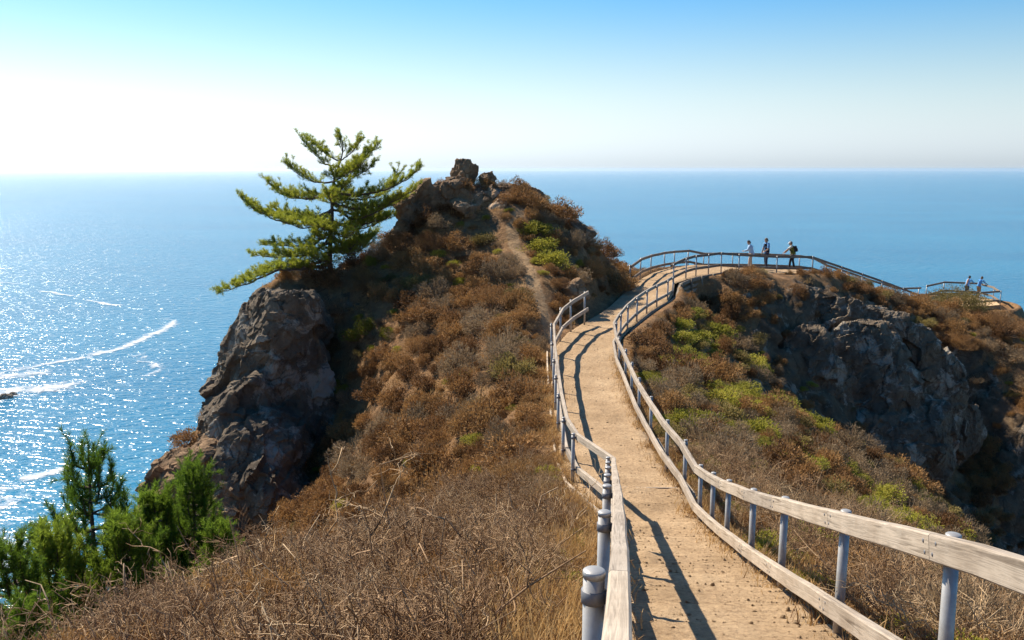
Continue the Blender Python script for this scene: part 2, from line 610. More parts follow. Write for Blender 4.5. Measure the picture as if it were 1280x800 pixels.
I_POSTS = [(8.05, 44.9, -5.33), (8.5, 47.3, -4.92), (9.36, 48.4, -4.72), (10.1, 49.4, -4.66), (11.0, 50.4, -4.68), (11.94, 51.4, -4.68), (13.2, 52.4, -4.86),
           (15.7, 53.4, -5.07), (18.35, 55, -5.24), (20.9, 57, -6.07), (23.0, 59, -6.75), (25.15, 61, -7.45), (27.5, 63, -8.25), (29.6, 65, -8.97)]
O_POSTS = [(6.15, 46.9, -4.93), (6.98, 48.9, -4.75), (7.85, 50.9, -4.75), (8.96, 53.0, -4.79), (9.8, 54.4, -4.85), (10.9, 55.8, -4.92), (11.9, 56.0, -5.12),
           (13.7, 56.0, -5.12), (16.0, 56.6, -5.22), (18.3, 57.4, -5.40), (19.5, 58.4, -5.65), (21.0, 60.2, -6.3), (23.2, 62.2, -7.0), (25.6, 64.3, -7.8),
           (28.6, 66.6, -8.7), (31.4, 69.2, -9.0)]
K_POSTS = [(29.6, 65.0, -8.97), (31.8, 65.4, -8.93), (34.5, 66.0, -8.95), (36.5, 66.9, -8.97), (37.3, 69.4, -8.97), (37.3, 71.8, -8.97), (35.0, 72.7, -8.97), (32.5, 70.3, -8.97)]


def even_out(posts, i0, i1):
    a = np.array(posts, float)
    yy_ = a[i0:i1, 1]
    for c in (0, 2):
        a[i0:i1, c] = np.polyval(np.polyfit(yy_, a[i0:i1, c], 3), yy_)
    return [tuple(r) for r in a]


L_POSTS = even_out(L_POSTS, 0, 9)
R_POSTS = even_out(R_POSTS, 0, 10)


def interp_poly(posts, y):
    a = np.array(posts)
    return np.interp(y, a[:, 1], a[:, 0]), np.interp(y, a[:, 1], a[:, 2]) - RAIL_H


# stations of the path: (left edge xyz, right edge xyz)
ST = []
for y in np.arange(-5.0, 31.01, 0.5):
    xl, zl = interp_poly(L_POSTS, y)
    xr, zr = interp_poly(R_POSTS, y)
    if y < -1.3:
        zl = -1.23 + (-1.3 - y) * 0.27
        xl, xr = -0.30 + 0.1 * (y + 1.3), 1.66 + 0.1 * (y + 1.3)
    z = 0.5 * (zl + zr)
    if y < -1.3: z = zl
    ST.append(((xl - 0.05, y, z), (xr + 0.05, y, z)))
for l, r, z in [((1.45, 31.8), (3.75, 31.8), -6.40), ((2.15, 34.6), (4.15, 33.5), -6.27), ((2.95, 36.8), (4.6, 35.0), -6.25), ((3.8, 39.2), (5.25, 37.2), -6.28),
                ((4.5, 41.5), (6.0, 39.4), -6.3), ((5.1, 43.7), (6.75, 41.4), -6.3), ((5.6, 45.6), (7.6, 43.3), -6.28), ((6.2, 47.2), (8.1, 45.0), -6.15),
                ((7.0, 49.0), (8.55, 47.2), -5.93), ((7.9, 51.0), (9.4, 48.3), -5.83), ((9.0, 53.0), (10.15, 49.3), -5.82), ((10.2, 54.8), (11.05, 50.3), -5.82),
                ((11.4, 55.8), (12.0, 51.3), -5.86), ((13.6, 56.0), (13.3, 52.3), -5.95), ((16.0, 56.5), (15.8, 53.3), -6.1), ((18.4, 57.4), (18.4, 54.9), -6.3),
                ((20.4, 59.5), (20.9, 56.9), -6.95), ((22.8, 61.8), (23.1, 58.9), -7.75), ((25.5, 64.2), (25.2, 60.9), -8.5), ((28.3, 66.5), (27.6, 62.9), -9.4),
                ((31.0, 69.0), (29.7, 64.9), -10.05)]:
    ST.append(((*l, z), (*r, z)))
PATH_MID = [tuple((np.array(a) + np.array(b)) / 2) for a, b in ST]
PATH_HW = np.array([np.linalg.norm(np.array(a)[:2] - np.array(b)[:2]) / 2 for a, b in ST])
LOOKOUT = np.array(K_POSTS)[:, :2]
LOOK_C = LOOKOUT.mean(0)
LOOK_Z = -10.06
TRAIL = [P(704, 392, 32.8), P(690, 384, 34.0), P(675, 352, 37.0), P(657, 315, 39.8), P(643, 290, 41.6), P(640, 278, 42.6), P(652, 268, 43.6)]


def path_dist(xy):
    """distance outside the path's edge (negative on the path) and the path height"""
    best = np.full(len(xy), 1e9)
    zz = np.zeros(len(xy))
    for i in range(len(PATH_MID) - 1):
        a, b = np.array(PATH_MID[i]), np.array(PATH_MID[i + 1])
        d = b[:2] - a[:2]
        t = np.clip(((xy - a[:2]) @ d) / (d @ d), 0, 1)
        q = a[:2] + t[:, None] * d
        hw = PATH_HW[i] + t * (PATH_HW[i + 1] - PATH_HW[i])
        dist = np.linalg.norm(xy - q, axis=1) - hw
        m = dist < best
        best[m] = dist[m]
        zz[m] = (a[2] + t * (b[2] - a[2]))[m]
    dl = np.linalg.norm(xy - LOOK_C, axis=1) - 3.9
    m = dl < best
    best[m] = dl[m]
    zz[m] = LOOK_Z
    return best, zz


# ------------------------------------------------------------------ terrain height from surveyed points
ctrl = []
def cp(px, py, D, dz=0.0):
    p = P(px, py, D)
    ctrl.append((p[0], p[1], p[2] + dz))
def cw(x, y, z): ctrl.append((x, y, z))

for i in range(0, len(ST), 3):
    for e in (0, 1):
        ctrl.append(ST[i][e])
# knoll: skyline, faces
cp(580, 238, 46); cp(610, 232, 46); cp(650, 240, 46.5); cp(690, 252, 47, -0.3); cp(740, 296, 47.5, -0.4); cp(775, 322, 47.5, -0.4)
cp(540, 250, 45.5); cp(505, 280, 45, -0.3); cp(470, 308, 44, -0.4); cp(440, 326, 43.3, -0.35); cp(412, 337, 42); cp(388, 346, 40.8); cp(356, 350, 39.5)
cp(640, 285, 42.5); cp(600, 290, 42.5, -0.3); cp(560, 300, 42, -0.3); cp(520, 320, 41.3, -0.3); cp(480, 345, 40, -0.3)
cp(640, 340, 38.5, -0.2); cp(580, 350, 38.3, -0.3); cp(520, 370, 38, -0.3); cp(470, 385, 38.6, -0.3)
cp(620, 390, 34.5, -0.2); cp(560, 410, 35, -0.3); cp(500, 420, 35.5, -0.3); cp(450, 440, 37.6, -0.4); cp(410, 455, 38.6, -0.4)
cp(720, 300, 43.5, -0.3); cp(760, 345, 42.5, -0.4); cp(700, 320, 41.5, -0.3); cp(745, 372, 39.5, -0.2); cp(720, 350, 39, -0.2)
# left slope below the path
cp(650, 440, 30.0, -0.2); cp(600, 450, 31, -0.2); cp(540, 460, 32, -0.2); cp(480, 480, 33, -0.3)
cp(655, 500, 25.5, -0.2); cp(600, 510, 27, -0.2); cp(540, 520, 28.4, -0.2); cp(480, 545, 29.3, -0.2); cp(440, 560, 31.6, -0.4); cp(425, 520, 35.8, -0.5); cp(460, 490, 35.2, -0.4)
cp(650, 560, 21.8, -0.2); cp(590, 570, 23.5, -0.2); cp(520, 585, 25, -0.2); cp(450, 610, 26, -0.2); cp(415, 640, 26.5, -0.3)
cp(390, 480, 38.3, -0.6); cp(385, 560, 36.2, -0.6); cp(365, 640, 33.5, -0.5); cp(450, 400, 38.8, -0.4); cp(400, 410, 39.6, -0.4)
# promontory behind the rock
cp(330, 360, 39.5); cp(300, 430, 39); cp(262, 525, 38); cp(205, 620, 36); cp(176, 660, 35); cp(235, 575, 37)
cw(-16.0, 34, -25); cw(-18, 38, -30); cw(-15.5, 42, -22); cw(-12.5, 46, -17); cw(-9, 50, -15); cw(-4, 53, -13); cw(1, 55, -12); cw(4, 56, -11)
cw(-22, 30, -38); cw(-25, 42, -44); cw(-14.5, 30.5, -22); cw(-14, 54, -28); cw(-2, 62, -26); cw(7, 62, -17); cw(14, 63, -16); cw(20, 68, -18); cw(28, 76, -20)
cw(-9.5, 32.5, -13.2); cw(-12, 31, -16.5); cw(-8.0, 29.5, -12.2); cw(-6.0, 28.5, -10.6); cw(-10.5, 27, -15)
# near left shelf and its brink
cw(-0.9, 7.3, -4.0); cw(-2.3, 7.3, -4.15); cw(-3.7, 7.3, -4.5); cw(-1.0, 3.5, -3.0); cw(-3.0, 3.5, -3.3); cw(-6.0, 4.0, -4.6); cw(-5.4, 7.5, -5.6)
cw(0.0, 10, -4.95); cw(-2.0, 10, -5.05); cw(-3.9, 10, -5.35); cw(-5.6, 9.5, -6.6); cw(-0.3, 13, -5.95); cw(-2.2, 13, -6.05); cw(-3.6, 12.3, -6.3)
cw(-0.2, 16, -6.75); cw(-1.8, 16, -6.95); cw(-3.2, 14.8, -7.1); cw(-5.2, 13.0, -8.2); cw(-7.0, 12, -8.9); cw(-7.5, 15, -10.0); cw(-5.5, 16.5, -9.8)
cw(-3.0, 18.5, -8.6); cw(-5.0, 21, -11.0); cw(-8.5, 22, -13.5); cw(-13, 15, -16); cw(-14, 24, -24); cw(-11, 8, -10.5); cw(-20, 18, -34); cw(-2.0, 20.5, -7.9)
cw(-4.0, 24.0, -9.9)
# right slope
for y, x0 in ((2, 2.2), (7, 2.6), (12, 3.2), (17, 3.5), (22, 3.6), (27, 3.8), (32, 4.0)):
    _, z0 = interp_poly(R_POSTS, y)
    for dx, dz in ((1.0, -0.35), (3.0, -1.15), (6.0, -2.5), (9.5, -4.5), (13.0, -7.8), (18, -14)):
        cw(x0 + dx, y + dx * 0.12, z0 + dz)
for (x0, y, z0) in ((5.6, 37.2, -6.6), (7.2, 41.0, -6.6)):
    for dx, dz in ((1.5, -0.9), (3.5, -2.4), (6, -5.0), (9.5, -8.8), (14, -13.0)):
        cw(x0 + dx, y - dx * 0.10, z0 + dz)
# cliff below the walkway and the far shoulder
cp(915, 345, 49.5, -0.2); cp(960, 338, 51.5, -0.2); cp(1010, 338, 53.0, -0.2); cp(1060, 356, 54.5, -0.2); cp(1100, 372, 56.5, -0.2); cp(1135, 382, 59.5)
cp(905, 400, 46.5); cp(960, 420, 47.5); cp(1020, 430, 49.0); cp(1080, 440, 51); cp(1140, 455, 56)
cp(985, 500, 45.0); cp(1040, 520, 46.5); cp(1100, 530, 49.6); cp(1160, 540, 53); cp(1225, 555, 54.5)
cp(1080, 600, 43.0); cp(1140, 620, 47.5); cp(1190, 620, 50); cp(1250, 620, 51.5)
cp(1215, 385, 61.0, -0.6); cp(1260, 392, 62.0, -0.8); cp(1180, 405, 58.5, -0.2); cp(1200, 430, 56.5, -0.2); cp(1260, 470, 55.5, -0.2); cp(1300, 440, 60, -0.4); cp(1330, 520, 54); cp(1290, 520, 53, -0.2)
cw(40, 62, -16); cw(42, 70, -16); cw(38, 76, -16); cw(46, 66, -22); cw(40, 52, -27); cw(48, 56, -30); cw(32, 46, -27); cw(26, 40, -23); cw(22, 32, -21)
# hillside behind the camera
cw(-6, -8, -1.5); cw(0.6, -8, 0.6); cw(8, -8, -1.5); cw(-14, -4, -7); cw(16, -4, -6); cw(0.6, -14, 2.2); cw(-12, -14, -3); cw(14, -14, -2); cw(24, 6, -15); cw(26, 20, -20)
ctrl = np.array(ctrl)


def tps_fit(c, lam=0.15):
    n = len(c)
    d = np.linalg.norm(c[:, None, :2] - c[None, :, :2], axis=-1)
    K = d ** 2 * np.log(d + 1e-9)
    Pm = np.c_[np.ones(n), c[:, :2]]
    A = np.zeros((n + 3, n + 3))
    A[:n, :n] = K + lam * np.eye(n)
    A[:n, n:] = Pm
    A[n:, :n] = Pm.T
    return np.linalg.solve(A, np.r_[c[:, 2], np.zeros(3)])


TPS = tps_fit(ctrl)
from_hull = np.array([(-26, -14), (-26, 30), (-26, 44), (-14, 57), (-2, 64), (14, 66), (28, 79), (42, 79), (50, 66), (50, 50), (30, 30), (28, -14)], float)


def outside_hull(xy):
    """distance outside the surveyed outline (0 inside)"""
    x, y = xy[:, 0], xy[:, 1]
    inside = np.zeros(len(xy), bool)
    h = from_hull
    j = len(h) - 1
    for i in range(len(h)):
        c = ((h[i, 1] > y) != (h[j, 1] > y)) & (x < (h[j, 0] - h[i, 0]) * (y - h[i, 1]) / (h[j, 1] - h[i, 1] + 1e-12) + h[i, 0])
        inside ^= c
        j = i
    poly = [(*p, 0) for p in h] + [(*h[0], 0)]
    d, _ = seg_dist(xy, poly)
    return np.where(inside, 0, d), poly


def height(xy, detail=True):
    xy = np.asarray(xy, float).reshape(-1, 2)
    out, poly = outside_hull(xy)
    q = xy.copy()
    m = out > 0
    if m.any():                                            # clamp to the outline, then fall to the sea
        best = np.full(m.sum(), 1e9)
        cl = np.zeros((m.sum(), 2))
        pts = xy[m]
        for a, b in zip(poly[:-1], poly[1:]):
            a, b = np.array(a[:2]), np.array(b[:2])
            d = b - a
            t = np.clip(((pts - a) @ d) / (d @ d), 0, 1)
            c = a + t[:, None] * d
            dist = np.linalg.norm(pts - c, axis=1)
            k = dist < best
            best[k] = dist[k]
            cl[k] = c[k]
        q[m] = cl
    z = np.empty(len(q))
    for s in range(0, len(q), 20000):
        b = q[s:s + 20000]
        d2 = ((b[:, None] - ctrl[None, :, :2]) ** 2).sum(-1)
        z[s:s + 20000] = 0.5 * (d2 * np.log(d2 + 1e-12)) @ TPS[:-3] + TPS[-3] + b @ TPS[-2:]
    fall = np.where(xy[:, 1] < -12, 0.1, 1.15)
    z = z - out * fall
    pd, pz = path_dist(xy)
    if detail:
        p3 = np.c_[xy * 0.45, np.zeros(len(xy))]
        amp = smooth01(pd, 0.2, 2.5)
        z = z + amp * (0.20 * fbm(p3, 4) + 0.07 * fbm(p3 * 4.2, 3))
    z = z - 1.3 * np.exp(-((xy - np.array((10.6, 47.6))) ** 2).sum(1) / 1.9 ** 2)
    near_wall = np.exp(-((xy - np.array((10.2, 47.8))) ** 2).sum(1) / 2.4 ** 2)
    w = smooth01(pd, 0.05, 1.3 - 1.0 * near_wall)
    z = pz * (1 - w) + z * w - 0.03 - 0.32 * (1 - smooth01(pd, -0.30, -0.02))
    return z


# fine where the photo looks closely, coarse beyond
def axis_pts(lo, hi, step, far_lo, far_hi):
    a = list(np.arange(lo, hi, step))
    s, v = step, hi
    while v < far_hi:
        a.append(v); s *= 1.25; v += s
    s, v = step, lo
    pre = []
    while v > far_lo:
        s *= 1.25; v -= s
        pre.append(v)
    return np.array(pre[::-1] + a)


gx = axis_pts(-17.5, 42, 0.17, -140, 170)
gy = axis_pts(-1.5, 76, 0.19, -60, 200)
GX, GY = np.meshgrid(gx, gy)
XY = np.c_[GX.ravel(), GY.ravel()]
GZ = height(XY)
V0 = np.c_[XY, GZ]
Zg = GZ.reshape(GX.shape)
dzdx = np.gradient(Zg, axis=1) / np.gradient(GX, axis=1)
dzdy = np.gradient(Zg, axis=0) / np.gradient(GY, axis=0)
SL = np.sqrt(dzdx ** 2 + dzdy ** 2).ravel()
NR = nrm(np.c_[-dzdx.ravel(), -dzdy.ravel(), np.ones(len(XY))])
pd_grid, _ = path_dist(XY)
td_grid, _ = seg_dist(XY, TRAIL)
trail_m = np.clip(1.15 - td_grid / 0.42, 0, 1)
rock_m = smooth01(SL, 0.85, 1.35) * smooth01(pd_grid, 0.5, 2.0)
# the cliff under the walkway and the rocky crown of the knoll are bare rock whatever their slope
def blob(xy, c, r): return np.exp(-((xy - np.array(c)) ** 2).sum(1) / r ** 2)
rock_m = np.clip(rock_m + 0.75 * blob(XY, (18.5, 48.5), 6.0) + 0.7 * blob(XY, (-1.5, 45.8), 2.0) - 0.4 * blob(XY, (11, 49), 2.0) - 1.2 * blob(XY, (-3.8, 26.5), 3.6) - 0.8 * blob(XY, (-5, 33), 3.0) - 1.0 * blob(XY, (-6.8, 37.5), 2.4) - 0.7 * blob(XY, (6, 44.5), 2.5), 0, 1)
disp = 0.45 * facets(V0, 1.8, 4) + 0.2 * facets(V0, 0.75, 6) + 0.15 * fbm(V0 * 0.9, 4)
V1 = V0 + NR * (disp * rock_m * smooth01(pd_grid, 0.6, 2.2))[:, None]
ny, nx = GX.shape
idx = np.arange(nx * ny).reshape(ny, nx)
quads = np.stack([idx[:-1, :-1], idx[:-1, 1:], idx[1:, 1:], idx[1:, :-1]], -1).reshape(-1, 4)
mb = MB()
mb.add(V1, quads)
terrain_me = mb.mesh('ground', M['ground'], smooth=True)
for nm, arr in (('rock', rock_m), ('trail', trail_m)):
    a = terrain_me.attributes.new(nm, 'FLOAT', 'POINT')
    a.data.foreach_set('value', arr.astype(np.float32))
terrain = link('ground', terrain_me)
tag(terrain, 'brown scrubby headland ridge dropping to the sea', 'ground', kind='structure')


def ground_z(x, y):
    """bilinear lookup on the terrain grid"""
    x, y = np.atleast_1d(np.asarray(x, float)), np.atleast_1d(np.asarray(y, float))
    i = np.clip(np.searchsorted(gx, x) - 1, 0, nx - 2)
    j = np.clip(np.searchsorted(gy, y) - 1, 0, ny - 2)
    fx = np.clip((x - gx[i]) / (gx[i + 1] - gx[i]), 0, 1)
    fy = np.clip((y - gy[j]) / (gy[j + 1] - gy[j]), 0, 1)
    Z = Zg
    return (Z[j, i] * (1 - fx) * (1 - fy) + Z[j, i + 1] * fx * (1 - fy) + Z[j + 1, i] * (1 - fx) * fy + Z[j + 1, i + 1] * fx * fy)


def ground_at(grid, x, y):
    i = np.clip(np.searchsorted(gx, x) - 1, 0, nx - 2)
    j = np.clip(np.searchsorted(gy, y) - 1, 0, ny - 2)
    return grid.reshape(ny, nx)[j, i]


def cast(px, py, dmin=4.0, dmax=90.0):
    """where the line of sight through a photo pixel meets the ground"""
    d = np.linspace(dmin, dmax, 1600)
    pts = np.array([P(px, py, t) for t in (0.0, 1.0)])
    q = pts[0] + d[:, None] * (pts[1] - pts[0])
    below = q[:, 2] < ground_z(q[:, 0], q[:, 1])
    k = np.argmax(below) if below.any() else len(d) - 1
    return q[k]


# ------------------------------------------------------------------ ocean
def ocean_material():
    m, nt, b, out = new_mat('sea_water')
    co = objco(nt)
    mp = N(nt, 'ShaderNodeMapping')
    mp.inputs['Rotation'].default_value = (0, 0, math.radians(25))
    mp.inputs['Scale'].default_value = (1.0, 2.1, 1.0)
    nt.links.new(co, mp.inputs['Vector'])
    wv = mp.outputs[0]
    patch = noise(nt, 0.0016, 5, 0.6, wv)
    nt.links.new(ramp(nt, patch, [(0.3, (0.006, 0.125, 0.235)), (0.7, (0.014, 0.185, 0.305))]), b.inputs['Base Color'])
    b.inputs['Roughness'].default_value = 0.2
    b.inputs['IOR'].default_value = 1.33
    b.inputs['Specular IOR Level'].default_value = 0.42
    n1 = bump(nt, noise(nt, 0.075, 3, 0.5, wv, distort=0.4), 1.0, 1.9)
    n2 = bump(nt, noise(nt, 0.24, 2, 0.5, wv), 1.0, 0.65, n1)
    nt.links.new(n2, b.inputs['Normal'])
    return m


M['sea'] = ocean_material()
mb = MB()
rings = [0.0, 60, 200, 600, 1500, 4000, 10000, 20000, 35000, 58000]
seg = 96
th = np.linspace(0, 2 * np.pi, seg, endpoint=False)
V = np.concatenate([np.c_[r * np.cos(th), r * np.sin(th), np.zeros(seg)] for r in rings[1:]] + [[(0, 0, 0)]])
k = np.arange((len(rings) - 1) * seg).reshape(-1, seg)
mb.add(V, np.stack([k[:-1], k[1:], np.roll(k[1:], -1, 1), np.roll(k[:-1], -1, 1)], -1).reshape(-1, 4))
mb.F.append(np.array([(len(V) - 1, k[0][i], k[0][(i + 1) % seg]) for i in range(seg)]))
sea = mb.build('ocean', M['sea'], loc=(0, 0, SEA))
tag(sea, 'blue sea reaching the hazy horizon', 'sea', kind='structure')

# ------------------------------------------------------------------ stepped dirt path
def path_z(y):
    a = 0.5 * (interp_poly(L_POSTS, y)[1] + interp_poly(R_POSTS, y)[1])
    return np.where(y < -1.3, -1.23 + (-1.3 - y) * 0.27, a)


TREAD, STEP0, STEP1 = 0.86, -4.6, 17.0
step_edges = []
prof = []                                                   # (y, z) of the stepped part
yy = STEP0
while yy + TREAD <= STEP1:
    zm = float(path_z(yy + TREAD / 2))
    tilt_ = 0.68 * float(path_z(yy) - path_z(yy + TREAD))
    for t in (0.012, 0.2, 0.4, 0.6, 0.8, 0.988):
        prof.append((yy + t * TREAD, zm - (t - 0.5) * tilt_))
    step_edges.append((yy + TREAD, zm - 0.5 * tilt_))
    yy += TREAD
y_flat = yy + 0.02
NC = 29
uu = np.linspace(0, 1, NC)
rows = []
for y, z in prof:
    xl, _ = interp_poly(L_POSTS, max(y, -1.3))
    xr, _ = interp_poly(R_POSTS, max(y, -1.3))
    rows.append(np.c_[xl - 0.06 + uu * (xr - xl + 0.12), np.full(NC, y), np.full(NC, z)])
fine = []
arr = [s for s in ST if s[0][1] > y_flat]
for (l0, r0), (l1, r1) in zip(arr[:-1], arr[1:]):
    l0, r0, l1, r1 = map(np.array, (l0, r0, l1, r1))
    n = max(2, int(np.linalg.norm((l1 + r1 - l0 - r0) / 2) / 0.22))
    for t in np.linspace(0, 1, n, endpoint=False):
        fine.append((l0 + t * (l1 - l0), r0 + t * (r1 - r0)))
fine.append(tuple(map(np.array, arr[-1])))
for l, r in fine:
    rows.append(l + uu[:, None] * (r - l))
R_ = np.array(rows)
edge = np.minimum(uu, 1 - uu)[None, :] * 2
R_[..., 2] += 0.03 * fbm(R_ * np.array((0.9, 0.9, 0.2)), 4) * smooth01(edge, 0, 0.2) + 0.018 * fbm(R_ * 5.0, 3)
R_[..., 2] -= 0.05 * (1 - smooth01(edge, 0.0, 0.06)) - 0.012
R_[..., 1] += 0.02 * fbm(np.c_[R_[..., 0].ravel() * 2.0, R_[..., 1].ravel() * 0.3, np.zeros(R_[..., 0].size)], 3).reshape(R_.shape[:2])
n_ = len(rows)
ix = np.arange(n_ * NC).reshape(n_, NC)
mb = MB()
mb.add(R_.reshape(-1, 3), np.stack([ix[:-1, :-1], ix[:-1, 1:], ix[1:, 1:], ix[1:, :-1]], -1).reshape(-1, 4))
path = mb.build('path', M['path'], smooth=False)
tag(path, 'tan packed dirt path stepping down and along the ridge', 'path', kind='structure')


def board_mesh(name, a, b, half_t, half_h, side, mat, bev=0.006, wob=0.0, seed=0):
    """a board from a to b: half_t along side, half_h upright; uv: u along (m), v across (m)"""
    a, b, side = np.asarray(a, float), np.asarray(b, float), nrm(side)
    L = np.linalg.norm(b - a)
    d = (b - a) / L
    side = nrm(side - d * np.dot(side, d))
    up = np.cross(side, d)
    if up[2] < 0: up = -up
    ns = max(1, int(L / 0.5)) if wob else 1
    prof = [(-half_t, -half_h + bev), (-half_t, half_h - bev), (-half_t + bev, half_h), (half_t - bev, half_h), (half_t, half_h - bev), (half_t, -half_h + bev), (half_t - bev, -half_h), (-half_t + bev, -half_h)]
    r = np.random.default_rng(seed)
    me = bpy.data.meshes.new(name)
    vs, fs, uvs = [], [], []
    per = np.cumsum([0] + [math.dist(prof[i], prof[(i + 1) % 8]) for i in range(8)])
    for k in range(ns + 1):
        o = (r.normal(0, wob, 2) if wob and 0 < k < ns else (0, 0))
        for s, h in prof:
            vs.append(a + d * L * k / ns + side * (s + o[0]) + up * (h + o[1]))
    for k in range(ns):
        for i in range(8):
            j = (i + 1) % 8
            fs.append((k * 8 + i, k * 8 + j, k * 8 + 8 + j, k * 8 + 8 + i))
            uvs += [(L * k / ns, per[i]), (L * k / ns, per[i + 1]), (L * (k + 1) / ns, per[i + 1]), (L * (k + 1) / ns, per[i])]
    for base, rev in ((0, True), (ns * 8, False)):
        f = [base + i for i in range(8)]
        if rev: f = f[::-1]
        fs.append(tuple(f))
        uvs += [(prof[v - base][0], prof[v - base][1]) for v in f]
    me.from_pydata([tuple(v) for v in vs], [], fs)
    uvl = me.uv_layers.new(name='UVMap')
    uvl.data.foreach_set('uv', np.array(uvs, np.float32).ravel())
    me.materials.append(mat)
    bm = bmesh.new()
    bm.from_mesh(me)
    bmesh.ops.recalc_face_normals(bm, faces=bm.faces)
    bm.to_mesh(me)
    bm.free()
    return me


for i, (y, z) in enumerate(step_edges):
    if y < 2.0: continue
    xl, _ = interp_poly(L_POSTS, y)
    xr, _ = interp_poly(R_POSTS, y)
    last = i >= len(step_edges) - 1
    zt = z + (0.020 if last else random.uniform(-0.07, -0.02))
    tilt = random.uniform(-0.01, 0.01)
    link('step_edge', board_mesh('step_edge', (xl + 0.06, y, zt - 0.09 - tilt), (xr - 0.06, y + random.uniform(-0.02, 0.02), zt - 0.09 + tilt), 0.02, 0.10, (0, 1, 0),
                                 M['edging'], 0.008, 0.004, i), path)
# pale edging boards held by the outer side of the left railing
lp = [np.array((x - 0.12, y, z - RAIL_H)) for x, y, z in L_POSTS]
for i in range(8, len(lp) - 4):
    a, b = lp[i] + (-0.02, 0.02, -0.02), lp[i + 1] + (-0.02, -0.02, -0.02)
    link('edging_board', board_mesh('edging_board', a, b, 0.025, 0.11, (1, 0, 0), M['edging'], 0.006, 0.004, i), path)
rp = [np.array((x + 0.10, y, z - RAIL_H)) for x, y, z in R_POSTS]
for i in list(range(6, 12)) + list(range(16, len(rp) - 1)):
    d = nrm(rp[i + 1] - rp[i])
    o = np.array((d[1], -d[0], 0)) * 0.06
    dz = -0.02 if i < 16 else -0.05
    link('edging_board', board_mesh('edging_board', rp[i] + o + d * 0.01 + (0, 0, dz - 0.02), rp[i + 1] + o - d * 0.01 + (0, 0, dz - 0.02), 0.03, 0.10 if i < 16 else 0.16, (d[1], -d[0], 0),
                                    M['timber'], 0.006, 0.003, 50 + i), path)

# ------------------------------------------------------------------ railings: steel posts, timber rails
POST_R = 0.0365


def lathe(mb, prof, sides=16):
    th = np.linspace(0, 2 * np.pi, sides, endpoint=False)
    V = np.array([(r * math.cos(t), r * math.sin(t), z) for r, z in prof for t in th])
    k = np.arange(len(prof) * sides).reshape(-1, sides)
    mb.add(V, np.stack([k[:-1], np.roll(k[:-1], -1, 1), np.roll(k[1:], -1, 1), k[1:]], -1).reshape(-1, 4))
    off = mb.n - len(V)
    mb.F.append(np.array([k[0][::-1]]) + off)
    mb.F.append(np.array([k[-1]]) + off)


_m = MB(); lathe(_m, [(POST_R, -0.35), (POST_R, RAIL_H - 0.02)], 28); POST_ME = _m.mesh('post', M['galv'], False)
_m = MB(); lathe(_m, [(POST_R + 0.002, RAIL_H - 0.024), (POST_R + 0.002, RAIL_H - 0.003), (POST_R * 0.92, RAIL_H + 0.0005), (POST_R * 0.6, RAIL_H + 0.004), (0.004, RAIL_H + 0.006)], 28); CAP_ME = _m.mesh('post_cap', M['galv'], False)


def clamp_mesh(z):
    m = MB()
    lathe(m, [(POST_R + 0.0015, z - 0.024), (POST_R + 0.006, z - 0.022), (POST_R + 0.006, z + 0.022), (POST_R + 0.0015, z + 0.024)], 20)
    m.box((POST_R + 0.012, 0.004, z), (0.016, 0.004, 0.02))
    m.box((POST_R + 0.012, -0.014, z), (0.016, 0.004, 0.02))
    for dz in (-0.009, 0.011):
        m.tube([(POST_R + 0.016, -0.030, z + dz), (POST_R + 0.016, 0.020, z + dz)], 0.0055, 6)
    return m.mesh('clamp', M['dark_steel'])


RAIL_TOP_C, RAIL_LOW_C, RAIL_T, RAIL_HH = RAIL_H - 0.075, 0.315, 0.036, 0.07
CLAMP_TOP, CLAMP_LOW = clamp_mesh(RAIL_H - 0.092), clamp_mesh(RAIL_LOW_C)
_m = MB()
_m.ball((0, 0, 0), (0.004, 0.012, 0.012), 8, 5)
BOLT_ME = _m.mesh('bolt', M['dark_steel'], True)


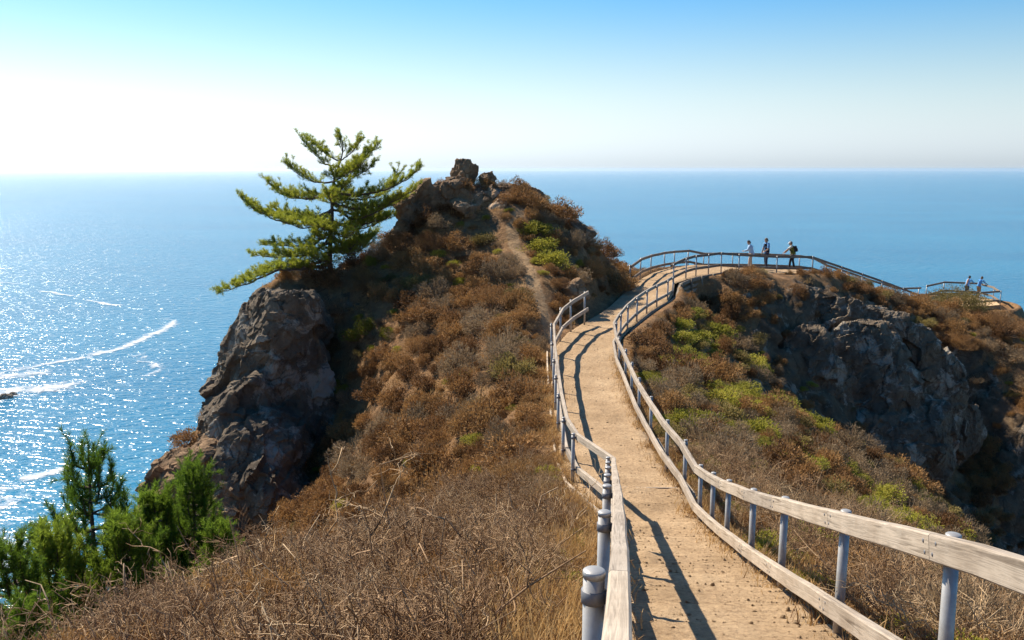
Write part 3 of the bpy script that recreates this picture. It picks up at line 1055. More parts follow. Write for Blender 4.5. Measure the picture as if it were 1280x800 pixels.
def railing(name, label, posts, side, closed=False, gaps=(), wood='wood'):
    """posts: tops; side = +1 when the rails stand to the right of the walking direction"""
    pts = np.array(posts, float)
    base = pts - np.array((0, 0, RAIL_H))
    root = empty(name, label, 'railing', base[len(base) // 2])
    org = base[len(base) // 2]
    off = POST_R + 0.016 + RAIL_T
    n = len(pts)
    nor = []
    for i in range(n):
        ds = []
        if i > 0: ds.append(nrm((pts[i] - pts[i - 1])[:2]))
        if i < n - 1: ds.append(nrm((pts[i + 1] - pts[i])[:2]))
        d = nrm(np.mean(ds, 0))
        c = max(0.6, float(np.dot(d, ds[0])))
        nor.append(np.array((d[1], -d[0])) * side / c)
    nor = np.array(nor)
    for i in range(n):
        p = link('post', POST_ME, root, tuple(base[i] - org))
        p.rotation_euler = (random.uniform(-0.008, 0.008), random.uniform(-0.008, 0.008), math.atan2(nor[i][1], nor[i][0]))
        link('post_cap', CAP_ME, p)
        link('clamp', CLAMP_TOP, p)
        link('clamp', CLAMP_LOW, p)
    for lev, hz in (('top_rail', RAIL_TOP_C), ('lower_rail', RAIL_LOW_C)):
        q = base.copy()
        q[:, :2] += nor * off
        q[:, 2] += hz
        q = q - org
        for i in range(n - 1):
            if i in gaps: continue
            d = nrm(q[i + 1] - q[i])
            a, b = q[i] + d * 0.003, q[i + 1] - d * 0.003
            if i == 0: a = a - d * 0.16
            if i == n - 2 and not closed: b = b + d * 0.16
            o = link(lev, board_mesh(lev, a, b, RAIL_T, RAIL_HH, (nor[i][0], nor[i][1], 0), M[wood], 0.009, 0.0022, i * 7 + int(hz * 100)), root)
            if base[i][1] < 16:
                for e, sgn, dz in ((a, 1, -0.03), (a, 1, 0.03), (b, -1, -0.03), (b, -1, 0.03)):
                    bo = link('bolt', BOLT_ME, o)
                    nn = np.array((*nor[i], 0)); nn = nrm(nn)
                    bo.location = tuple(e + sgn * d * (0.07 + dz * 0.6) + nn * (RAIL_T + 0.001) + np.array((0, 0, dz)))
                    bo.rotation_euler = (0, 0, math.atan2(nn[1], nn[0]))
    return root


railing('railing', 'timber railing on steel posts along the left edge of the stepped path', L_POSTS, +1)
railing('railing', 'timber railing along the right edge of the path, running off the right side', R_POSTS, -1)
railing('railing', 'near-side railing of the upper walkway above the dark cliff', I_POSTS[1:], -1, wood='shaded_wood')
railing('railing', 'seaward railing of the upper walkway where three people lean', O_POSTS, +1, wood='shaded_wood')
railing('railing', 'railing around the far lookout platform at the right edge', K_POSTS, -1, wood='shaded_wood')

# lookout platform deck
mb = MB()
poly = LOOKOUT.copy()
k = len(poly)
cen = poly.mean(0)
big = cen + (poly - cen) * 1.02
mb.add(np.r_[np.c_[big, np.full(k, LOOK_Z + 0.03)], np.c_[big, np.full(k, LOOK_Z - 0.25)]], np.array([[i, (i + 1) % k, k + (i + 1) % k, k + i] for i in range(k)]))
mb.F.append(np.array([list(range(k))]))
deck = mb.build('lookout_floor', M['path'])
tag(deck, 'pale dirt floor of the far lookout platform', 'floor', kind='structure')

# timber retaining wall under the bend of the walkway
ips = [np.array((8.1, 45.0, -6.42)), np.array((8.52, 46.6, -6.2)), np.array((8.75, 47.4, -6.0)), np.array((9.4, 48.25, -5.9)), np.array((10.15, 49.2, -5.86)), np.array((11.0, 50.2, -5.86)), np.array((11.9, 51.2, -5.86))]
ips = [p + np.array((0.12, -0.14, 0)) for p in ips]
wall = empty('retaining_wall', 'low curved timber retaining wall under the walkway bend', 'retaining wall', ips[3])
for i in range(len(ips) - 1):
    d = nrm(ips[i + 1] - ips[i])
    s = np.array((d[1], -d[0], 0))
    for lev, (hz, hh) in enumerate(((0.0, 0.085), (-0.30, 0.075), (-0.56, 0.085))):
        a, b = ips[i] + (0, 0, hz - 0.02) - ips[3] + s * 0.03 * lev, ips[i + 1] + (0, 0, hz - 0.02) - ips[3] + s * 0.03 * lev
        link('wall_beam', board_mesh('wall_beam', a + d * 0.003, b - d * 0.003, 0.06, hh, s, M['timber'], 0.008, 0.003, i * 3 + lev), wall)
    m = MB()
    m.box(ips[i] - ips[3] + s * 0.12 + (0, 0, -0.36), (0.05, 0.05, 0.46))
    m.build('wall_post', M['timber'], wall)

# ------------------------------------------------------------------ rocks
def rock_shape(c, r, seed, planes=16, sub=4, rough=0.07, rot=None, flat=0.62):
    """angular boulder: a sphere cut by random planes, roughened; c centre, r half sizes"""
    g = np.random.default_rng(seed)
    bm = bmesh.new()
    bmesh.ops.create_icosphere(bm, subdivisions=sub, radius=1.0)
    V = np.array([v.co for v in bm.verts])
    F = np.array([[v.index for v in f.verts] for f in bm.faces])
    bm.free()
    nn = nrm(g.normal(size=(planes, 3)))
    dd = g.uniform(flat, 0.98, planes)
    dots = V @ nn.T
    rr = np.where(dots > 0.05, dd / np.maximum(dots, 0.05), 9).min(1)
    V = V * np.minimum(rr, 1.15)[:, None]
    V = V * np.asarray(r)
    if rot is not None:
        V = V @ np.array(Euler(rot).to_matrix()).T
    s = float(np.mean(r))
    n3 = facets(V / s, 0.75, seed) + 0.5 * facets(V / s, 0.33, seed + 5)
    n4 = fbm(V / s * 5.0 + seed, 4)
    V = V + nrm(V) * ((n3 * rough * 1.3 + n4 * rough * 0.4) * s)[:, None]
    return V + np.asarray(c), F


def remesh(mb, voxel, name):
    """fuse overlapping closed shapes into one continuous surface"""
    me = mb.mesh('tmp')
    o = bpy.data.objects.new('tmp', me)
    COL.objects.link(o)
    md = o.modifiers.new('r', 'REMESH')
    md.mode = 'VOXEL'
    md.voxel_size = voxel
    md.use_smooth_shade = True
    dg = bpy.context.evaluated_depsgraph_get()
    out = bpy.data.meshes.new_from_object(o.evaluated_get(dg))
    out.name = name
    bpy.data.objects.remove(o)
    bpy.data.meshes.remove(me)
    return out


def mesh_noise(me, amp, freq, ridged=True, oct=5, seed=0.0, amp2=0.0, freq2=6.0):
    n = len(me.vertices)
    V = np.empty(n * 3, np.float32); me.vertices.foreach_get('co', V)
    NV = np.empty(n * 3, np.float32); me.vertices.foreach_get('normal', NV)
    V, NV = V.reshape(-1, 3).astype(float), NV.reshape(-1, 3)
    d = amp * (fbm(V * freq + seed, oct, ridged) - (0.4 if ridged else 0))
    if amp2: d = d + amp2 * fbm(V * freq2 + seed, 3, True)
    V = V + NV * d[:, None]
    me.vertices.foreach_set('co', V.astype(np.float32).ravel())
    me.update()


def cliff_thing(name, label, pieces, mat, voxel=0.09, amp=0.35, freq=0.55):
    """pieces: (px, py, D, half width px, half height px, half depth m, rot, seed)"""
    cs = [P(px, py, D) for px, py, D, *_ in pieces]
    org = np.mean(cs, 0)
    mb = MB()
    for (px, py, D, hw, hh, hd, rot, seed), c in zip(pieces, cs):
        k = D / FPX
        V, F = rock_shape(c - org, (hw * k * 1.15, hd, hh * k * 1.15), seed, planes=13, sub=4, rough=0.02, rot=rot, flat=0.66)
        mb.add(V, F)
    me = remesh(mb, voxel, name)
    nv = len(me.vertices)
    VV = np.empty(nv * 3, np.float32); me.vertices.foreach_get('co', VV)
    NN = np.empty(nv * 3, np.float32); me.vertices.foreach_get('normal', NN)
    VV, NN = VV.reshape(-1, 3).astype(float), NN.reshape(-1, 3)
    dd = 0.26 * facets(VV, 1.9, 3) + 0.15 * facets(VV, 0.75, 5) + 0.07 * facets(VV, 0.28, 9) + 0.10 * fbm(VV * 0.8, 5)
    VV = VV + NN * dd[:, None]
    me.vertices.foreach_set('co', VV.astype(np.float32).ravel())
    me.polygons.foreach_set('use_smooth', np.zeros(len(me.polygons), bool))
    me.update()
    me.materials.append(mat)
    o = link(name, me, None, tuple(org))
    tag(o, label, 'rock')
    return o


cliff_thing('cliff_rock', 'tall grey lichen-covered rock bluff below the leaning pine', [
    (338, 505, 36.9, 58, 130, 1.9, (0, 0.22, 0), 10), (356, 402, 38.0, 34, 38, 1.8, (0.1, 0.2, 0), 11), (340, 450, 37.2, 40, 52, 2.2, (0, 0.3, 0), 12), (312, 515, 36.2, 42, 58, 2.4, (0, 0.2, 0), 13),
    (318, 560, 34.9, 52, 58, 2.4, (0.15, -0.15, 0), 14), (385, 480, 37.6, 42, 85, 1.7, (0, -0.3, 0), 15), (345, 610, 34.0, 36, 45, 2.0, (0, 0, 0.3), 16),
    (388, 415, 38.6, 24, 44, 1.4, (0, 0.2, 0), 17), (275, 510, 37.0, 15, 34, 1.6, (0, 0.4, 0), 18)], M['cliff'], 0.055)
cliff_thing('cliff_rock', 'lower brown rock ledge jutting left from the foot of the grey bluff', [
    (222, 606, 34.8, 30, 34, 1.7, (0, 0.5, 0), 21), (198, 640, 34.0, 22, 40, 1.6, (0, 0.2, 0), 22), (262, 606, 34.6, 36, 54, 1.8, (0, 0.2, 0), 23), (290, 650, 33.0, 40, 45, 1.8, (0, 0, 0), 24)], M['rock'], 0.06, 0.3)
cliff_thing('cliff_rock', 'shaded grey rock face streaked with lichen below the upper walkway', [
    (1095, 490, 51.2, 92, 125, 1.1, (0, -0.55, 0), 30), (1055, 430, 51.6, 48, 62, 1.5, (0, -0.5, 0), 31), (1090, 500, 49.6, 60, 80, 1.5, (0, -0.45, 0.1), 32), (1130, 565, 48.6, 70, 60, 1.6, (0, -0.3, 0), 33),
    (1000, 410, 51.0, 44, 50, 1.0, (0, -0.4, 0), 34), (1160, 520, 52.0, 50, 75, 1.3, (0, -0.5, 0), 35), (1020, 490, 48.6, 45, 60, 1.0, (0, -0.4, 0), 36)], M['cliff'], 0.07, 0.4, 0.5)

cliff_thing('rock_outcrop', 'craggy grey-brown rock outcrop crowning the knoll under the boulders', [
    (515, 268, 44.0, 20, 24, 0.9, (0, 0.5, 0.2), 43), (545, 257, 44.4, 26, 25, 1.0, (0.1, 0.4, 0), 44), (575, 250, 44.8, 22, 17, 0.9, (0.2, 0.1, 0.5), 45),
    (605, 250, 44.8, 24, 18, 0.9, (0.1, -0.1, 0.3), 46), (624, 262, 44.3, 16, 14, 0.7, (0.2, 0.3, 0.1), 47), (588, 264, 44.0, 24, 13, 0.8, (0.2, 0.2, 0.6), 48), (502, 286, 43.6, 12, 16, 0.7, (0, 0.6, 0), 49)], M['rock'], 0.055)
boulders = [
    # px, py, D, half w px, half h px, half depth m, rot, seed, label
    (579, 219, 45.6, 17, 23, 0.62, (0.0, 0.05, 0.3), 141, 'tall tan boulder standing highest on the knoll summit'),
    (610, 223, 45.4, 10, 9, 0.4, (0.2, 0.5, 0.2), 42, 'small round boulder right of the tall summit boulder'),
    (630, 238, 46.0, 14, 9, 0.6, (0.1, 0.2, 0.9), 49, 'sunlit tan rock on the skyline right of the small round boulder'),
    (650, 242, 46.0, 14, 8, 0.6, (0.3, 0.1, 0.2), 50, 'second sunlit rock on the skyline, nearer the brush'),
    (668, 244, 46.2, 12, 8, 0.5, (0.1, 0.4, 0.4), 51, 'rightmost pale rock on the knoll skyline'),
    (655, 258, 44.6, 12, 7, 0.5, (0.2, 0.1, 0.7), 52, 'pale broken rock beside the top of the trail'),
    (646, 271, 43.4, 8, 5, 0.4, (0.1, 0.1, 0.1), 53, 'flat pale step stone on the dirt trail'),
    (718, 362, 38.6, 17, 13, 0.6, (0.2, 0.1, 0.4), 54, 'rounded brown boulder where the trail leaves the path'),
    (728, 288, 45.6, 17, 7, 0.5, (0, 0.7, 0), 55, 'grey rock ledge showing through brush right of the knoll'),
    (388, 632, 28.5, 9, 8, 0.35, (0.3, 0.2, 0.4), 56, 'single pale stone at the mouth of the dark gully'),
    (637, 420, 32.0, 5, 5, 0.18, (0.2, 0.5, 0.1), 57, 'small white stone on the slope left of the path bend'),
    (615, 556, 23.5, 7, 6, 0.16, (0.6, 0.5, 0.1), 58, 'white split stone half way down the left slope'),
    (500, 490, 31.5, 6, 7, 0.2, (0.2, 0.3, 0.1), 59, 'small grey stone among brown bushes on the left slope'),
    (541, 430, 34.0, 6, 5, 0.2, (0.2, 0.3, 0.5), 60, 'small grey stone high on the left slope'),
    (724, 628, 17.0, 8, 9, 0.22, (0.1, 0.05, 0.9), 61, 'pale cut stone block beside the left path edging'),
]
for px, py, D, hw, hh, hd, rot, seed, lab in boulders:
    c = P(px, py, D)
    k = D / FPX
    gz = float(ground_z(c[0], c[1])[0])
    if px in (388, 637, 615, 500, 541, 724):
        c = cast(px, py, 10, 60)
        k = c[1] / FPX
    V, F = rock_shape((0, 0, 0), (hw * k * 1.05, hd * 0.9, hh * k * 1.12), seed, planes=16, sub=5, rough=0.13, rot=rot)
    m = MB(); m.add(V, F)
    o = m.build('boulder', M['rock'] if seed not in (43, 45, 48, 55) else M['cliff'], loc=tuple(c), smooth=True)
    tag(o, lab, 'rock', 'summit rocks' if seed < 54 or seed == 141 else None)
    # a rock whose underside would hang above the ground gets a buried foot
    low = c[2] - hh * k
    if low > gz + 0.05:
        V2, F2 = rock_shape((0, 0.3, -(low - gz) * 0.5 - hh * k * 0.5), (hw * k * 1.0, hd, (low - gz) * 0.5 + hh * k * 0.6), seed + 100, planes=14, sub=3, rough=0.08)
        m.add(V2, F2)
        mat = o.data.materials[0]
        o.data = m.mesh('boulder', mat, True)

# ------------------------------------------------------------------ plant prototypes
def tubes(mb, PT, RD, sides=3):
    """many thin tubes at once: PT (n,k,3), RD (n,k)"""
    n, k, _ = PT.shape
    t = nrm(np.gradient(PT, axis=1))
    ref = np.where(np.abs(t[..., 2:3]) < 0.9, np.array((0, 0, 1.0)), np.array((1.0, 0, 0)))
    A = nrm(np.cross(ref, t))
    B = np.cross(t, A)
    th = np.linspace(0, 2 * np.pi, sides, endpoint=False)
    V = PT[:, :, None] + RD[:, :, None, None] * (np.cos(th)[:, None] * A[:, :, None] + np.sin(th)[:, None] * B[:, :, None])
    ix = np.arange(n * k * sides).reshape(n, k, sides)
    q = np.stack([ix[:, :-1], np.roll(ix[:, :-1], -1, 2), np.roll(ix[:, 1:], -1, 2), ix[:, 1:]], -1).reshape(-1, 4)
    mb.add(V.reshape(-1, 3), q)


def leaves(mb, c, d, L, W, g):
    """slender leaf faces: centre c, direction d, length L, width W"""
    n = len(c)
    s = nrm(np.cross(d, g.normal(size=(n, 3))))
    L, W = np.broadcast_to(L, (n,))[:, None], np.broadcast_to(W, (n,))[:, None]
    bend = nrm(np.cross(s, d)) * L * 0.12
    V = np.stack([c - d * L * 0.5, c + s * W * 0.5 + bend, c + d * L * 0.5, c - s * W * 0.5 + bend], 1)
    ix = np.arange(n * 4).reshape(n, 4)
    mb.add(V.reshape(-1, 3), ix)


def bush_mesh(name, mat, seed, nleaf=2600, clumps=16, L=(0.07, 0.15), W=(0.024, 0.045), hgt=0.75, twig=40, twig_mat=None, outw=0.75, open_=0.0):
    """rounded shrub of unit radius made of many small leaf faces grouped in clumps, on a frame of twigs"""
    g = np.random.default_rng(seed)
    mb = MB()
    ph = g.uniform(0, 2 * np.pi, clumps)
    el = np.arcsin(g.uniform(0.0, 1.0, clumps))
    rad = g.uniform(0.45, 0.82, clumps)
    cc = np.c_[rad * np.cos(el) * np.cos(ph), rad * np.cos(el) * np.sin(ph), hgt * rad * np.sin(el) * 1.1 + 0.06]
    cr = g.uniform(0.22, 0.42, clumps)
    k = g.integers(0, clumps, nleaf)
    dirs = nrm(g.normal(size=(nleaf, 3)))
    rr = cr[k] * g.uniform(0.55, 1.08, nleaf)
    c = cc[k] + dirs * rr[:, None] * np.array((1, 1, 0.85))
    c[:, 2] = np.maximum(c[:, 2], 0.0)
    d = nrm(dirs * outw + nrm(c) * 0.5 + g.normal(size=(nleaf, 3)) * 0.55 + np.array((0, 0, 0.25)))
    leaves(mb, c, d, g.uniform(*L, nleaf), g.uniform(*W, nleaf), g)
    me = mb.mesh(name, mat)
    if twig:
        nl = len(me.polygons)
        mb2 = MB()
        b = np.zeros((twig, 3)); b[:, :2] = g.normal(0, 0.06, (twig, 2)); b[:, 2] = -0.1
        kk = g.integers(0, clumps, twig)
        e = cc[kk] + nrm(g.normal(size=(twig, 3))) * cr[kk][:, None] * 0.95
        t = np.linspace(0, 1, 4)
        PT = b[:, None] * (1 - t)[None, :, None] + e[:, None] * t[None, :, None]
        PT[:, 1:3] += g.normal(0, 0.05, (twig, 2, 3))
        tubes(mb2, PT, np.linspace(0.016, 0.005, 4)[None].repeat(twig, 0), 3)
        mbj = MB(); mbj.V, mbj.F, mbj.n = mb.V, mb.F, mb.n
        for v, f in zip(mb2.V, mb2.F): mbj.add(v, f)
        bpy.data.meshes.remove(me)
        me = mbj.mesh(name, [mat, twig_mat or M['brown_twig']])
        mi = np.zeros(len(me.polygons), np.int32); mi[nl:] = 1
        me.polygons.foreach_set('material_index', mi)
    return me


def twig_mesh(name, mat, seed, stems=60, subs=3, size=1.0, up=0.6, r0=0.009, curl=0.25):
    """leafless shrub of arching forked twigs, about one metre across"""
    g = np.random.default_rng(seed)
    mb = MB()
    K = 6
    t = np.linspace(0, 1, K)
    th = g.uniform(0, 2 * np.pi, stems)
    sp = g.uniform(0.15, 1.0, stems)
    d = np.c_[np.cos(th) * sp, np.sin(th) * sp, g.uniform(up * 0.5, up * 1.6, stems)]
    Ls = g.uniform(0.5, 1.0, stems) * size
    base = np.c_[g.normal(0, 0.12, (stems, 2)), np.full(stems, -0.08)]
    PT = base[:, None] + d[:, None] * (t[None, :, None] * Ls[:, None, None])
    PT[..., 2] -= (t ** 2)[None] * (g.uniform(0.05, 0.55, stems) * Ls * sp)[:, None]
    wob = np.cumsum(g.normal(0, curl * 0.12, (stems, K, 3)), 1); wob -= wob[:, :1]
    PT = PT + wob * Ls[:, None, None]
    tubes(mb, PT, (np.linspace(1, 0.35, K)[None] * g.uniform(0.6, 1.2, stems)[:, None]) * r0, 4)
    for lev in range(subs):
        n = len(PT) * 2
        src = g.integers(0, len(PT), n)
        ti = g.integers(1, PT.shape[1] - 1, n)
        b = PT[src, ti]
        ax = nrm(PT[src, ti + 1] - PT[src, ti])
        dd = nrm(ax * 0.7 + g.normal(size=(n, 3)) * 0.65 + np.array((0, 0, 0.22)))
        Lq = g.uniform(0.14, 0.38, n) * size * (0.85 ** lev)
        k2 = 5
        t2 = np.linspace(0, 1, k2)
        Q = b[:, None] + dd[:, None] * (t2[None, :, None] * Lq[:, None, None])
        w2 = np.cumsum(g.normal(0, curl * 0.16, (n, k2, 3)), 1); w2 -= w2[:, :1]
        Q = Q + w2 * Lq[:, None, None]
        tubes(mb, Q, np.linspace(1, 0.4, k2)[None].repeat(n, 0) * r0 * (0.55 * 0.72 ** lev), 3)
        PT = Q
    return mb.mesh(name, mat)


def grass_mesh(name, mat, seed, n=90, h=(0.25, 0.6), w=0.006, spread=0.22, lean=0.45):
    g = np.random.default_rng(seed)
    mb = MB()
    th = g.uniform(0, 2 * np.pi, n)
    b = np.c_[g.normal(0, spread, (n, 2)), np.full(n, -0.03)]
    H = g.uniform(*h, n)
    out = np.c_[np.cos(th), np.sin(th), np.zeros(n)]
    ln = g.uniform(0.05, lean, n)
    s = np.c_[-np.sin(th), np.cos(th), np.zeros(n)] * w
    lv = []
    for t, wt in ((0, 1.0), (0.4, 0.85), (0.75, 0.6), (1.0, 0.1)):
        c = b + np.array((0, 0, 1)) * (H * (t - 0.25 * ln * t * t))[:, None] + out * (H * ln * t * t * 1.2)[:, None]
        lv += [c - s * wt, c + s * wt]
    V = np.stack(lv, 1)
    ix = np.arange(n * 8).reshape(n, 8)
    F = np.concatenate([ix[:, [2 * i, 2 * i + 1, 2 * i + 3, 2 * i + 2]] for i in range(3)])
    mb.add(V.reshape(-1, 3), F)
    return mb.mesh(name, mat)


BROWN = [bush_mesh('brown_scrub', M['brown_leaf'], 100 + i, 2700, 17 + i, hgt=0.7 + 0.08 * i) for i in range(4)]
GREY = [bush_mesh('grey_scrub', M['grey_leaf'], 120 + i, 2600, 17 + i, hgt=0.75, L=(0.09, 0.18), W=(0.016, 0.03), twig=70, twig_mat=M['twig']) for i in range(2)]
BROWN += [bush_mesh('brown_scrub', M['brown_leaf'], 110 + i, 8000, 20, hgt=0.75, L=(0.03, 0.075), W=(0.010, 0.018), twig=90) for i in range(2)]
GREY += [bush_mesh('grey_scrub', M['grey_leaf'], 130 + i, 7000, 20, hgt=0.75, L=(0.035, 0.09), W=(0.007, 0.013), twig=120, twig_mat=M['twig']) for i in range(2)]
GREEN = [bush_mesh('green_bush', M['green_leaf'], 140 + i, 2400, 20, hgt=0.7, L=(0.06, 0.11), W=(0.035, 0.06)) for i in range(3)]
OLIVE = [bush_mesh('olive_bush', M['olive_leaf'], 160 + i, 2600, 20, hgt=0.6, L=(0.06, 0.12), W=(0.03, 0.05), twig=50) for i in range(2)]
TWIG = [twig_mesh('twig_shrub', M['twig'], 180 + i, 60, 3, 1.0, 0.62, 0.013, 0.7) for i in range(3)] + [twig_mesh('twig_shrub', M['brown_twig'], 190 + i, 60, 3, 0.9, 0.6, 0.013, 0.7) for i in range(2)]
GRASS = [grass_mesh('dry_grass_tuft', M['grass'], 200 + i, 80) for i in range(3)]
SHORT = [grass_mesh('short_grass_tuft', M['grass'], 210 + i, 60, (0.10, 0.28), 0.007, 0.2, 0.7) for i in range(2)]


def scatter(name, label, cat, pts, rot, scl, pick, meshes):
    """one object of kind stuff: instances of the given meshes on points"""
    src = bpy.data.collections.new(name + '_source')        # never linked to the scene
    for i, me in enumerate(meshes):
        src.objects.link(bpy.data.objects.new('%s_source_%02d' % (name, i), me))
    me = bpy.data.meshes.new(name)
    me.vertices.add(len(pts))
    me.vertices.foreach_set('co', np.asarray(pts, np.float32).ravel())
    a = me.attributes.new('rot', 'FLOAT_VECTOR', 'POINT'); a.data.foreach_set('vector', np.asarray(rot, np.float32).ravel())
    a = me.attributes.new('scl', 'FLOAT_VECTOR', 'POINT'); a.data.foreach_set('vector', np.asarray(scl, np.float32).ravel())
    a = me.attributes.new('pick', 'INT', 'POINT'); a.data.foreach_set('value', np.asarray(pick, np.int32))
    o = link(name, me)
    ng = bpy.data.node_groups.new(name + '_nodes', 'GeometryNodeTree')
    ng.interface.new_socket('Geometry', in_out='INPUT', socket_type='NodeSocketGeometry')
    ng.interface.new_socket('Geometry', in_out='OUTPUT', socket_type='NodeSocketGeometry')
    gi, go = ng.nodes.new('NodeGroupInput'), ng.nodes.new('NodeGroupOutput')
    ci = ng.nodes.new('GeometryNodeCollectionInfo')
    ci.inputs['Collection'].default_value = src
    ci.inputs['Separate Children'].default_value = True
    ci.inputs['Reset Children'].default_value = True
    ip = ng.nodes.new('GeometryNodeInstanceOnPoints')
    ip.inputs['Pick Instance'].default_value = True
    def na(nm, ty):
        n = ng.nodes.new('GeometryNodeInputNamedAttribute')
        n.data_type = ty
        n.inputs['Name'].default_value = nm
        return n.outputs['Attribute']
    ng.links.new(gi.outputs[0], ip.inputs['Points'])
    ng.links.new(ci.outputs[0], ip.inputs['Instance'])
    ng.links.new(na('pick', 'INT'), ip.inputs['Instance Index'])
    ng.links.new(na('rot', 'FLOAT_VECTOR'), ip.inputs['Rotation'])
    ng.links.new(na('scl', 'FLOAT_VECTOR'), ip.inputs['Scale'])
    ng.links.new(ip.outputs[0], go.inputs[0])
    md = o.modifiers.new('scatter', 'NODES')
    md.node_group = ng
    tag(o, label, cat, kind='stuff')
    return o


# ------------------------------------------------------------------ shrubs one can pick out, each its own thing
def shrub(px, py, rpx, meshes, label, hs=1.0, group=None, dmin=6, dmax=75, cat='bush', name='shrub', sink=0.02, zoff=0.45):
    """foot of the shrub lies a little below the pixel of its middle"""
    c = cast(px, py + rpx * zoff, dmin, dmax)
    r = rpx * c[1] / FPX * 1.2
    o = link(name, random.choice(meshes), None, (c[0], c[1], float(ground_z(c[0], c[1])[0]) - sink * r))
    o.rotation_euler = (random.uniform(-0.1, 0.1), random.uniform(-0.1, 0.1), random.uniform(0, 6.28))
    o.scale = (r, r * random.uniform(0.9, 1.1), r * hs)
    tag(o, label, cat, group)
    o['r'] = r
    THINGS.append((c[0], c[1], r))
    return o


THINGS = []
GL = [
    (405, 471, 17, 1.3, 'bright yellow-green bush alone in the shaded gully'), (430, 486, 13, 0.9, 'dark green low bush just right of the bright gully bush'),
    (443, 418, 16, 1.1, 'yellow-green bush upper left of a pair above the gully'), (459, 408, 16, 1.2, 'taller green bush above the gully, left of the yellow one'),
    (485, 416, 13, 1.0, 'small yellow-green bush right of the taller gully-top bush'), (463, 328, 10, 1.2, 'small green bush on the ridge just right of the pine trunk'),
    (672, 284, 22, 0.8, 'green cushion bush highest beside the dirt trail'), (676, 304, 24, 0.8, 'middle green cushion bush on the right of the dirt trail'),
    (690, 322, 24, 0.9, 'lowest yellow-green cushion bush right of the dirt trail'), (581, 469, 11, 1.0, 'yellow-green tuft in the middle of the left slope'),
    (575, 352, 10, 1.1, 'small green tuft below the summit rocks'), (549, 316, 12, 0.8, 'flat green bush under the left summit slab'), (567, 330, 9, 1.1, 'tiny bright green tuft below the flat summit bush'),
    (597, 586, 13, 0.9, 'round yellow-green bush low on the left slope'), (592, 546, 17, 0.7, 'spread green bush beside the white split stone'), (513, 578, 10, 1.0, 'small bright green tuft near the gully edge'),
    (433, 626, 18, 0.8, 'green patch of bush above the bare branches by the gully'), (724, 330, 8, 1.1, 'small green bush under the knoll brush right of trail'),
    (719, 365, 9, 1.0, 'green tuft beside the rounded brown boulder'), (862, 388, 20, 0.8, 'yellow-green bush under the timber retaining wall'), (850, 402, 18, 0.8, 'green bush left of and below the wall bush'),
    (842, 436, 14, 0.8, 'small olive-green bush near the railing bend'), (893, 480, 20, 0.8, 'bright green bush in the middle of the right slope'), (850, 492, 20, 0.6, 'spread yellow-green bush close to the right railing'),
    (918, 640, 22, 1.0, 'vivid green bush behind the right railing posts'), (950, 512, 16, 0.8, 'yellow-green bush near the brow of the right slope'), (1148, 662, 12, 1.3, 'small upright cactus-green bush behind the nearest right post'),
]
for px, py, r, hs, lab in GL:
    shrub(px, py, r, GREEN, lab, hs, dmin=(8 if px > 800 else 15))
BL = [
    (700, 262, 24, 'brown bush on the knoll skyline right of the pale rocks'), (740, 290, 22, 'brown bush on the knoll skyline above the grey ledge'), (768, 310, 22, 'lowest brown skyline bush of the knoll, above the walkway'),
    (650, 278, 12, 'small brown bush beside the top of the trail'), (770, 350, 26, 'large brown bush at the knoll foot beside the path'), (735, 330, 24, 'brown bush in the middle of the knoll right flank'),
    (700, 352, 16, 'dark bush behind the rounded brown boulder'), (500, 300, 26, 'large dark bush under the left summit slab'), (460, 352, 22, 'dark brown bush right of the pine foot'),
    (540, 300, 22, 'brown bush below the broad summit slab'), (600, 330, 24, 'large brown bush left of the dirt trail top'), (560, 345, 20, 'brown bush in the upper middle of the left slope'),
    (515, 372, 24, 'brown mound bush on the upper left slope'), (620, 372, 28, 'large bush left of the lower dirt trail'), (655, 392, 20, 'brown bush at the foot of the dirt trail'),
    (425, 380, 22, 'grey-brown bush beside the grey bluff top'), (480, 440, 20, 'brown bush at the upper rim of the gully'), (520, 430, 22, 'rounded brown bush in the left slope middle'),
    (585, 430, 22, 'brown bush left of the small white stone'), (640, 455, 30, 'olive-brown bush pressed against the left edging boards'), (545, 500, 20, 'brown bush below the yellow-green slope tuft'),
    (660, 520, 24, 'brown bush beside the left edging half way along'), (620, 600, 24, 'brown bush low on the left slope near the path'),
]
for i, (px, py, r, lab) in enumerate(BL):
    shrub(px, py, r, OLIVE if 'olive' in lab else (GREY if 'grey' in lab else BROWN), lab, random.uniform(0.85, 1.1), dmin=15)
BIGB = bush_mesh('large_bush', M['olive_leaf'], 170, 15000, 34, L=(0.025, 0.05), W=(0.012, 0.02), hgt=0.75, twig=60)
o = link('shrub', BIGB, None, (31.1, 62.4, float(ground_z(31.1, 62.4)[0]) - 0.3)); o.scale = (2.4, 2.0, 2.45)
tag(o, 'large rounded olive bush in front of the far lookout platform', 'bush'); THINGS.append((31.6, 62.4, 2.0))
shrub(1150, 398, 18, OLIVE, 'low olive bush left of the large lookout bush', 0.7, dmin=50)
shrub(1255, 400, 34, BROWN, 'brown bush right of the large lookout bush', 0.8, dmin=50)
shrub(1262, 440, 24, GREY, 'grey-brown bush below the lookout at the right edge', 0.8, dmin=45)
shrub(1205, 425, 22, BROWN, 'brown bush below the large lookout bush', 0.9, dmin=45)
shrub(1222, 470, 16, GREY, 'small grey bush on the lit strip below the lookout', 0.8, dmin=45)

